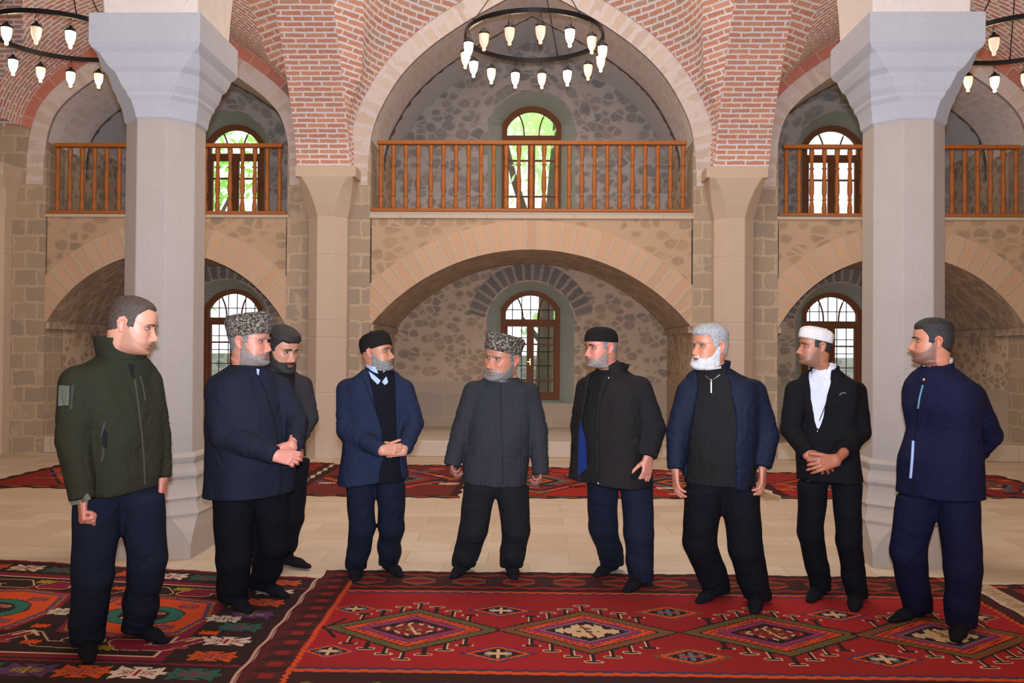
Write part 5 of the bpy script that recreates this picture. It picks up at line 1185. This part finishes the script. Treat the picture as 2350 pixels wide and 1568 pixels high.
M['blk_cap'] = fb('black_cap_felt', (.010, .008, .008)); M['wht_cap'] = fb('white_cap_cotton', (.60, .56, .52), var=.04); M['velcro'] = fb('grey_green_velcro', (.11, .12, .09)); M['teal_in'] = fb('teal_shirt_cotton', (.12, .30, .38), var=.05); M['zip'] = fb('zipper_tape', (.05, .045, .04))
DOWN = (0, 0, -1)
def arm(*pts, r=(.082, .072, .055)): return (list(pts), r)
sh = (70, 56, 48)
man(dict(label='tall young man in olive green zip jacket and jeans, looking down, at the far left', root=(272, 1508), alpha=62, head=(284, 681, 804, -.06),
    face=dict(yaw=96, pitch=15, roll=0, skin=(214, 158, 136), stubble=((120, 84, 66), .45), shaved=((96, 76, 66), .4), brow='h_brown', neck=.98, nose=1.1),
    rows=[(806, 240, 320, .95), (824, 218, 334, .8), (844, 188, 346, .70), (872, 182, 352, .64), (930, 196, 362, .68), (1000, 202, 368, .70), (1060, 202, 368, .72), (1130, 204, 366, .76)], hem=1128, drop=(-.045, .03), n=2.4,
    arms=dict(R=arm((184, 884, -.16), (170, 1010, -.20), (190, 1148, -.26), r=(.110, .092, .066)), L=arm((338, 880, .10), (364, 1000, .14), (374, 1098, .10), r=(.085, .066, .05))),
    hands=dict(R=((.05, -.1, -1), (.6, .5, 0), -1, dict(curl=(75, 80, 50), sc=1.1, thumb=(.8, .2, .5))), L=((0, -.05, -1), (-1, 0, 0), 1, dict(curl=(60, 60, 40), sc=1.05))), handc=(204, 134, 120),
    legs=[((228, 1140, -.05), (212, 1320), (200, 1492), (206, 1545)), ((318, 1130, .05), (306, 1300), (318, 1462), (388, 1486))], lr=(.125, .100, .084), jm='olive', tm='jeans',
    extra=[hair(hairline(.086, nape=-.05), lambda x, y, z: .002 + .008 * smoothstep(.06, .11, z), 'h_brown'), collar('olive', .072, (5, 20), (.116, .122), 'stand_collar', .008, .0, .16, th=.010), collar('blk_shirt', .012, (0, 12), (.076, .084), 'shirt_collar', .01),
           strip('zipper', [(310, 872), (318, 930), (326, 1000), (331, 1060), (333, 1112)], .010, 'zip'), strip('chest_pocket_zipper', [(322, 862), (328, 885), (334, 920)], .009, 'zip'), poly('dark_shirt_gap', [(293, 835), (306, 838), (309, 870), (302, 862)], 'blk_shirt', .010),
           poly('sleeve_patch', [(136, 884), (160, 886), (158, 930), (134, 932)], 'velcro', .005), strip('sleeve_zipper', [(168, 884), (166, 910), (163, 940)], .012, 'zip'), strip('cuff_strap', [(163, 1152), (184, 1148), (206, 1138)], .035, 'velcro', .004, .006), strip('pocket_zipper', [(242, 966), (234, 1000), (240, 1020), (234, 1060)], .012, 'zip'), poly('pocket_opening', [(240, 985), (246, 1000), (244, 1030), (238, 1026), (234, 1005)], 'blk_shirt', .008)]))
man(dict(label='stout man in midnight suit and grey astrakhan hat with clasped hands, left side', root=(592, 1396), alpha=60, head=(570, 734, 838, -.02),
    face=dict(yaw=80, pitch=2, skin=(204, 142, 122), stubble=((120, 106, 100), .75), shaved=((110, 96, 90), .5), wide=1.08, neck=1.25, jaw=.006, nose=1.05, brow='h_salt'),
    rows=[(836, 535, 606, .95), (850, 515, 622, .8), (868, 490, 640, .66), (900, 484, 652, .66), (950, 482, 664, .78), (1010, 482, 672, .88), (1060, 482, 672, .88), (1138, 478, 668, .85)], hem=1138, drop=(0, .02),
    arms=dict(R=arm((508, 898, -.10), (514, 1000, -.20), (634, 1046, -.34), r=(.105, .090, .058)), L=arm((640, 892, .08), (682, 968, .02), (676, 1022, -.22), r=(.085, .072, .055))),
    hands=dict(R=((1, -.1, -.15), (.0, .9, -.35), 1, dict(curl=(32, 50, 34), sc=1.05, off=(-.01, -.0, 0), thumb=(.95, .2, .2))), L=((-.80, -.2, -.50), (.1, .9, .3), -1, dict(curl=(36, 60, 40), sc=1.05, off=(.0, -.05, .0), thumb=(.95, .15, .2)))), handc=(206, 138, 124),
    legs=[((538, 1150, -.05), (540, 1280), (534, 1392), (582, 1420)), ((618, 1140, .08), (608, 1260), (604, 1360), (660, 1378))], lr=(.13, .102, .088), jm='suit2', tm='t_blk',
    extra=[hat('papakha', 'astrakhan', .036, -10, .098, 1.03), beard('h_stub', .0012, .002, side=.010, hi=-.062), hair(hairline(.2, top=.05), const(.002), 'h_salt'), collar('lt_shirt', .026, (3, 10), (.080, .090), 'shirt_collar', .014, .0), collar('suit2', .012, (4, 16), (.088, .098), 'jacket_collar', .016),
           strip('jacket_front_edge', [(592, 860), (610, 900), (628, 960), (640, 1020), (644, 1080), (646, 1130)], .004, 'blk_suit', .009), poly('shirt_placket', [(589, 846), (596, 848), (594, 862), (590, 858)], 'lt_shirt', .02)]))
man(dict(label='young bearded man in dark grey windbreaker, half hidden behind the stout man', root=(640, 1306), alpha=42, head=(635, 751, 846, 0),
    face=dict(yaw=58, pitch=16, skin=(206, 152, 130), stubble=((60, 44, 40), .6), wide=1.03, neck=1.1, brow='h_black'),
    rows=[(846, 612, 664, .95), (858, 596, 684, .75), (876, 584, 700, .6), (940, 584, 700, .62), (1000, 586, 698, .68), (1052, 590, 700, .7)], hem=1050, open=[(840, 618, 668), (900, 622, 676), (980, 622, 676), (1060, 624, 680)], um='brown_t', shirt_long=True,
    arms=dict(R=arm((600, 884, .02), (582, 960, -.02), (612, 1020, -.18), r=(.08, .068, .05)), L=arm((694, 886, .02), (710, 960, 0), (680, 1022, -.16), r=(.08, .070, .052))),
    hands=dict(L=((-1, -.1, -.4), (0, 1, 0), -1, dict(curl=(25, 35, 25)))),
    legs=[((618, 1070, 0), (606, 1190), (600, 1300), (606, 1318)), ((676, 1070, .0), (668, 1190), (654, 1298), (712, 1310))], lr=(.105, .085, .060), jm='grey_j', tm='t_blk',
    extra=[hair(hairline(.060, nape=-.06), lambda x, y, z: .006 + .014 * smoothstep(.04, .09, z), 'h_black'), beard('h_black', .008, .006, hi=-.046), collar('grey_j', .05, (22, 50), (.085, .09), 'jacket_collar', .01, flare=.12, th=.009)]))
man(dict(label='laughing man in blue checked suit and black skullcap, hands held in front', root=(862, 1340), alpha=20, head=(867, 772, 853, 0),
    face=dict(yaw=72, pitch=-6, roll=4, skin=(184, 130, 104), stubble=((104, 92, 84), .8), shaved=((150, 110, 92), .4), brow='h_black', nose=1.15, neck=1.1),
    rows=[(846, 836, 900, .9), (860, 820, 914, .72), (878, 796, 934, .56), (920, 794, 934, .58), (970, 796, 930, .62), (1010, 792, 930, .64), (1060, 782, 932, .68), (1114, 776, 938, .72)], hem=1112, drop=(-.01, .05),
    open=[(840, 846, 900), (868, 850, 906), (900, 856, 906), (950, 870, 908), (990, 878, 908), (1040, 882, 916), (1114, 866, 924)], um='knit', lapel=.05, lapz=(985, 860),
    arms=dict(R=arm((798, 896, -.02), (796, 988, -.05), (876, 1034, -.24), r=(.085, .075, .056)), L=arm((926, 896, .02), (950, 972, .0), (928, 1034, -.20), r=(.082, .072, .054))),
    hands=dict(R=((.9, -.2, .1), (.1, 1, -.2), 1, dict(curl=(35, 55, 30), off=(0, -.01, 0))), L=((-.85, -.3, .0), (0, 1, -.2), -1, dict(curl=(40, 60, 35), off=(0, -.03, 0)))), handc=(196, 138, 116),
    legs=[((826, 1110, .04), (824, 1220), (818, 1318), (814, 1352)), ((896, 1110, .04), (888, 1220), (892, 1310), (928, 1336))], lr=(.105, .088, .074), jm='suit4', tm='t_navy',
    extra=[hat('tall', 'blk_cap', .028, -14, .09, 1.02), beard('h_salt', .0018, .004, side=.008, hi=-.056), collar('lt_shirt', .03, (4, 24), (.078, .086), 'shirt_collar', .018, .0, .06), collar('suit4', .012, (40, 60), (.088, .096), 'jacket_collar', .016),
           poly('shirt_collar_wing', [(846, 852), (858, 860), (874, 874), (867, 883), (852, 868)], 'lt_shirt', .006), poly('shirt_collar_wing', [(880, 872), (887, 864), (891, 878), (884, 884), (877, 878)], 'lt_shirt', .006),
           strip('lapel_edge', [(836, 872), (846, 900), (862, 940), (876, 984)], .005, 'knit', .014), button('button', 874, 988, 'suit4', .008, .014)]))
man(dict(label='grey bearded man in grey pinstripe suit and brown astrakhan hat, standing with arms apart', root=(1122, 1331), alpha=-6, head=(1150, 772, 870, -.02),
    face=dict(yaw=-36, pitch=6, roll=9, skin=(190, 130, 106), stubble=((142, 128, 120), .85), shaved=((120, 100, 90), .4), wide=1.08, neck=1.22, jaw=.005, brow='h_salt', nose=1.1, gaze=-1),
    rows=[(866, 1112, 1190, .9), (876, 1098, 1204, .7), (890, 1078, 1226, .56), (940, 1074, 1226, .62), (1000, 1068, 1220, .76), (1050, 1065, 1214, .80), (1112, 1062, 1208, .78)], hem=1112, drop=(.02, -.01),
    arms=dict(R=arm((1088, 900, 0), (1060, 985, -.02), (1036, 1070, -.08), r=(.085, .076, .062)), L=arm((1212, 902, .0), (1234, 990, -.02), (1241, 1090, -.08), r=(.085, .076, .062))),
    hands=dict(R=((-.1, -.2, -.9), (1, .2, 0), -1, dict(curl=(50, 50, 30), off=(.01, 0, .055))), L=((.05, -.2, -.9), (-1, .2, 0), 1, dict(curl=(50, 50, 30), off=(0, 0, .06)))), handc=(150, 96, 80),
    legs=[((1102, 1130, 0), (1085, 1220), (1066, 1312), (1036, 1336)), ((1174, 1130, 0), (1184, 1220), (1174, 1314), (1182, 1342))], lr=(.115, .098, .086), jm='pin', tm='t_pin',
    extra=[hat('papakha', 'astrakhan', .034, -16, .082, 1.03), beard('h_salt', .0018, .003, side=.008, hi=-.056), hair(hairline(.2, top=.05), const(.002), 'h_salt'), collar('w_shirt', .020, (4, 14), (.084, .092), 'shirt_collar', .014), collar('pin', .012, (3, 10), (.092, .100), 'jacket_collar', .016),
           poly('pocket_flap', [(1066, 1020), (1090, 1024), (1089, 1040), (1065, 1038)], 'pin', .010, .006), poly('pocket_flap', [(1186, 1032), (1210, 1032), (1210, 1048), (1186, 1048)], 'pin', .010, .006), strip('jacket_front_edge', [(1148, 880), (1150, 940), (1152, 1020), (1154, 1110)], .003, 'blk_suit', .006)]))
man(dict(label='man in long open black jacket and black skullcap looking left, hand at his hip', root=(1420, 1346), alpha=-38, head=(1384, 756, 842, -.02),
    face=dict(yaw=-62, pitch=4, skin=(206, 134, 116), stubble=((124, 108, 100), .75), shaved=((110, 98, 92), .5), brow='h_black', neck=1.12, nose=1.05),
    rows=[(846, 1372, 1436, .9), (858, 1352, 1450, .75), (874, 1338, 1470, .64), (930, 1328, 1482, .68), (1000, 1318, 1484, .76), (1060, 1312, 1488, .80), (1112, 1308, 1492, .84)], hem=1110, drop=(.03, -.02),
    open=[(836, 1352, 1406), (870, 1350, 1396), (920, 1342, 1374), (1000, 1334, 1372), (1060, 1332, 1372), (1112, 1340, 1374)], um='blk_shirt', lapel=.0,
    arms=dict(L=arm((1466, 894, -.08), (1500, 985, -.10), (1488, 1050, -.18), r=(.098, .088, .062)), R=arm((1346, 890, .12), (1330, 980, .14), (1336, 1050, .10), r=(.08, .07, .055))),
    hands=dict(L=((-.12, -.15, -1), (-.5, .7, 0), -1, dict(curl=((22, 30, 18, 14), (12, 20, 14, 12), (8, 14, 10, 10)), sc=1.12, spread=2.2, thumb=(.7, .8, .15)))), handc=(204, 140, 122),
    legs=[((1384, 1120, .05), (1390, 1220), (1404, 1312), (1358, 1334)), ((1460, 1120, -.05), (1466, 1220), (1470, 1345), (1432, 1368))], lr=(.112, .098, .086), jm='blk_jacket', tm='t_navy',
    extra=[hat('dome', 'blk_cap', .040, -6, .08, 1.02), hair(hairline(.2, nape=-.05, top=.06), const(.002), 'h_salt'), beard('h_stub', .0012, .002, hi=-.062, side=.0), collar('blk_shirt', .03, (10, 26), (.080, .088), 'shirt_collar', .012, 0, .06), collar('blk_jacket', .022, (38, 60), (.094, .10), 'jacket_collar', .012, flare=.25, th=.008),
           poly('jacket_collar_wing', [(1396, 840), (1418, 826), (1428, 858), (1420, 866), (1398, 856)], 'blk_jacket', .020, .008), strip('jacket_front_edge', [(1390, 868), (1378, 900), (1373, 960), (1372, 1040), (1372, 1108)], .02, 'blk_jacket', .012, .006),
           poly('jacket_lining', [(1332, 965), (1344, 1010), (1347, 1075), (1326, 1092), (1326, 1040), (1328, 1000)], 'lining', .016), button('snap_button', 1397, 868, 'chrome', .008, .02), button('snap_button', 1373, 1110, 'chrome', .008, .016), poly('pocket_flap', [(1405, 1010), (1462, 1006), (1462, 1020), (1406, 1024)], 'blk_jacket', .014, .006),
           poly('ring', [(1484, 1080), (1490, 1080), (1490, 1085), (1484, 1085)], 'chrome', .01)]))
man(dict(label='white bearded man in open navy jacket over black zip polo, looking left', root=(1675, 1396), alpha=-32, head=(1630, 750, 845, -.02),
    face=dict(yaw=-62, pitch=0, skin=(200, 138, 110), brow='h_salt', wide=1.02, neck=1.12, nose=1.0),
    rows=[(844, 1600, 1676, .9), (858, 1580, 1700, .7), (874, 1570, 1730, .58), (930, 1562, 1740, .64), (1000, 1566, 1738, .78), (1050, 1568, 1736, .82), (1128, 1566, 1732, .76)], hem=1118, drop=(.06, -.02),
    open=[(836, 1600, 1664), (866, 1602, 1676), (900, 1598, 1682), (960, 1588, 1688), (1020, 1580, 1690), (1130, 1578, 1690)], um='blk_polo',
    arms=dict(R=arm((1582, 900, .02), (1556, 990, -.02), (1550, 1078, -.08), r=(.088, .078, .056)), L=arm((1728, 902, -.02), (1760, 1000, -.04), (1750, 1074, -.10), r=(.092, .080, .060))),
    hands=dict(R=((0, -.2, -1), (1, .2, 0), -1, dict(curl=(18, 26, 16), sc=1.05)), L=((.0, -.1, -1), (-.9, .5, 0), 1, dict(curl=(20, 30, 18), sc=1.1))), handc=(196, 134, 112),
    legs=[((1616, 1130, 0), (1612, 1250), (1642, 1372), (1600, 1392)), ((1694, 1130, 0), (1714, 1260), (1735, 1388), (1730, 1424))], lr=(.125, .104, .088), jm='navy_j', tm='t_blk',
    extra=[hair(hairline(.066, nape=-.05), lambda x, y, z: .007 + .012 * smoothstep(.04, .09, z), 'h_grey'), beard('h_white', .006, .012, hi=-.056), collar('blk_polo', .028, (10, 34), (.080, .088), 'polo_collar', .014, 0, .08), collar('navy_j', .035, (44, 60), (.092, .100), 'jacket_collar', .014, flare=.10, th=.009),
           strip('polo_zipper', [(1632, 870), (1632, 888), (1632, 902)], .007, 'chrome', .002), strip('zip_edge', [(1618, 862), (1632, 874)], .004, 'chrome', .003), strip('zip_edge', [(1652, 860), (1633, 874)], .004, 'chrome', .003)]))
man(dict(
    label='thin man in black suit with open white shirt and white cap, hands folded', root=(1915, 1392), alpha=-32, head=(1872, 756, 838, -.02),
    face=dict(yaw=-84, pitch=0, skin=(172, 116, 92), stubble=((96, 80, 72), .6), shaved=((96, 80, 72), .55), wide=.94, neck=.95, brow='h_black', nose=1.2),
    rows=[(846, 1862, 1924, .9), (860, 1846, 1940, .7), (878, 1824, 1966, .52), (930, 1826, 1966, .54), (1000, 1832, 1962, .56), (1060, 1830, 1968, .60), (1106, 1828, 1978, .64)], hem=1104,
    open=[(836, 1858, 1906), (862, 1858, 1906), (900, 1862, 1898), (940, 1870, 1888), (966, 1877, 1879)], um='w_shirt', lapel=.06, lapz=(966, 856),
    arms=dict(R=arm((1828, 898, 0), (1814, 985, -.04), (1854, 1042, -.22), r=(.078, .068, .052)), L=arm((1962, 900, 0), (1974, 992, -.04), (1912, 1058, -.24), r=(.078, .070, .054))),
    hands=dict(R=((.8, -.2, -.55), (.1, .9, -.3), 1, dict(curl=(18, 32, 22), sc=1.12, spread=1.6)), L=((-.95, -.15, -.22), (.1, .9, -.1), -1, dict(curl=(14, 22, 15), sc=1.12, spread=1.6, off=(0, -.055, .01)))), handc=(168, 104, 80),
    legs=[((1866, 1110, 0), (1872, 1230), (1882, 1368), (1856, 1390)), ((1940, 1110, 0), (1952, 1240), (1964, 1384), (1960, 1412))], lr=(.095, .078, .068), jm='blk_suit', tm='t_blk',
    extra=[hat('flat', 'wht_cap', .044, -12, .06, 1.03), hair(hairline(.2, nape=-.05, top=.05), const(.002), 'h_black'), collar('w_shirt', .022, (14, 34), (.066, .074), 'shirt_collar', .014, 0, .02), collar('blk_suit', .010, (44, 60), (.086, .094), 'jacket_collar', .014),
           poly('shirt_collar_wing', [(1864, 846), (1884, 866), (1872, 876), (1860, 862)], 'w_shirt', .008), poly('shirt_collar_wing', [(1906, 836), (1890, 864), (1896, 874), (1906, 858)], 'w_shirt', .010), strip('pocket_square', [(1926, 908), (1931, 902), (1941, 902)], .007, 'velcro', .012), button('button', 1876, 990, 'chrome', .006, .012), strip('lapel_edge', [(1914, 868), (1904, 905), (1880, 966)], .004, 'blk_cap', .014)]))
man(dict(label='dark haired man in navy band collar suit, hands behind his back, far right', root=(2138, 1450), alpha=-66, head=(2142, 738, 834, -.02),
    face=dict(yaw=-104, pitch=0, skin=(200, 136, 112), stubble=((84, 66, 60), .8), shaved=((60, 50, 46), .7), brow='h_black', neck=1.1, nose=1.25),
    rows=[(842, 2116, 2184, .95), (856, 2100, 2204, .8), (876, 2086, 2228, .7), (930, 2078, 2244, .70), (985, 2090, 2238, .70), (1050, 2072, 2240, .74), (1138, 2066, 2248, .78)], hem=1138, drop=(0, .0),
    arms=dict(L=arm((2226, 912, -.04), (2272, 1000, .12), (2226, 1062, .26), r=(.094, .074, .055)), R=arm((2104, 900, .12), (2110, 1000, .24), (2190, 1060, .30), r=(.085, .07, .055))),
    hands=dict(L=((-.9, .1, -.2), (0, 1, 0), -1, dict(curl=(40, 50, 30))), R=((.9, .1, -.2), (0, 1, 0), 1, dict(curl=(40, 50, 30)))),
    legs=[((2110, 1150, .05), (2108, 1280), (2104, 1418), (2036, 1438)), ((2196, 1150, -.05), (2202, 1300), (2206, 1452), (2190, 1484))], lr=(.120, .098, .084), jm='navy_suit', tm='navy_suit',
    extra=[hair(hairline(.070, nape=-.06), lambda x, y, z: .004 + .014 * smoothstep(.06, .10, z), 'h_black'), collar('w_shirt', .040, (6, 18), (.076, .084), 'shirt_collar', .014), collar('navy_suit', .018, (8, 20), (.084, .092), 'jacket_collar', .014),
           button('gold_button', 2121, 872, 'brass', .010, .012), strip('shirt_gap', [(2118, 884), (2111, 912), (2107, 938)], .012, 'teal_in'), strip('shirt_gap', [(2097, 1012), (2095, 1050), (2091, 1098)], .022, 'lt_shirt'),
           strip('jacket_front_edge', [(2106, 938), (2102, 980), (2099, 1010)], .004, 'blk_suit', .010), button('button', 2103, 928, 'blk_cap', .007, .012), strip('jacket_front_edge', [(2095, 1100), (2094, 1136)], .005, 'blk_suit', .010)]))
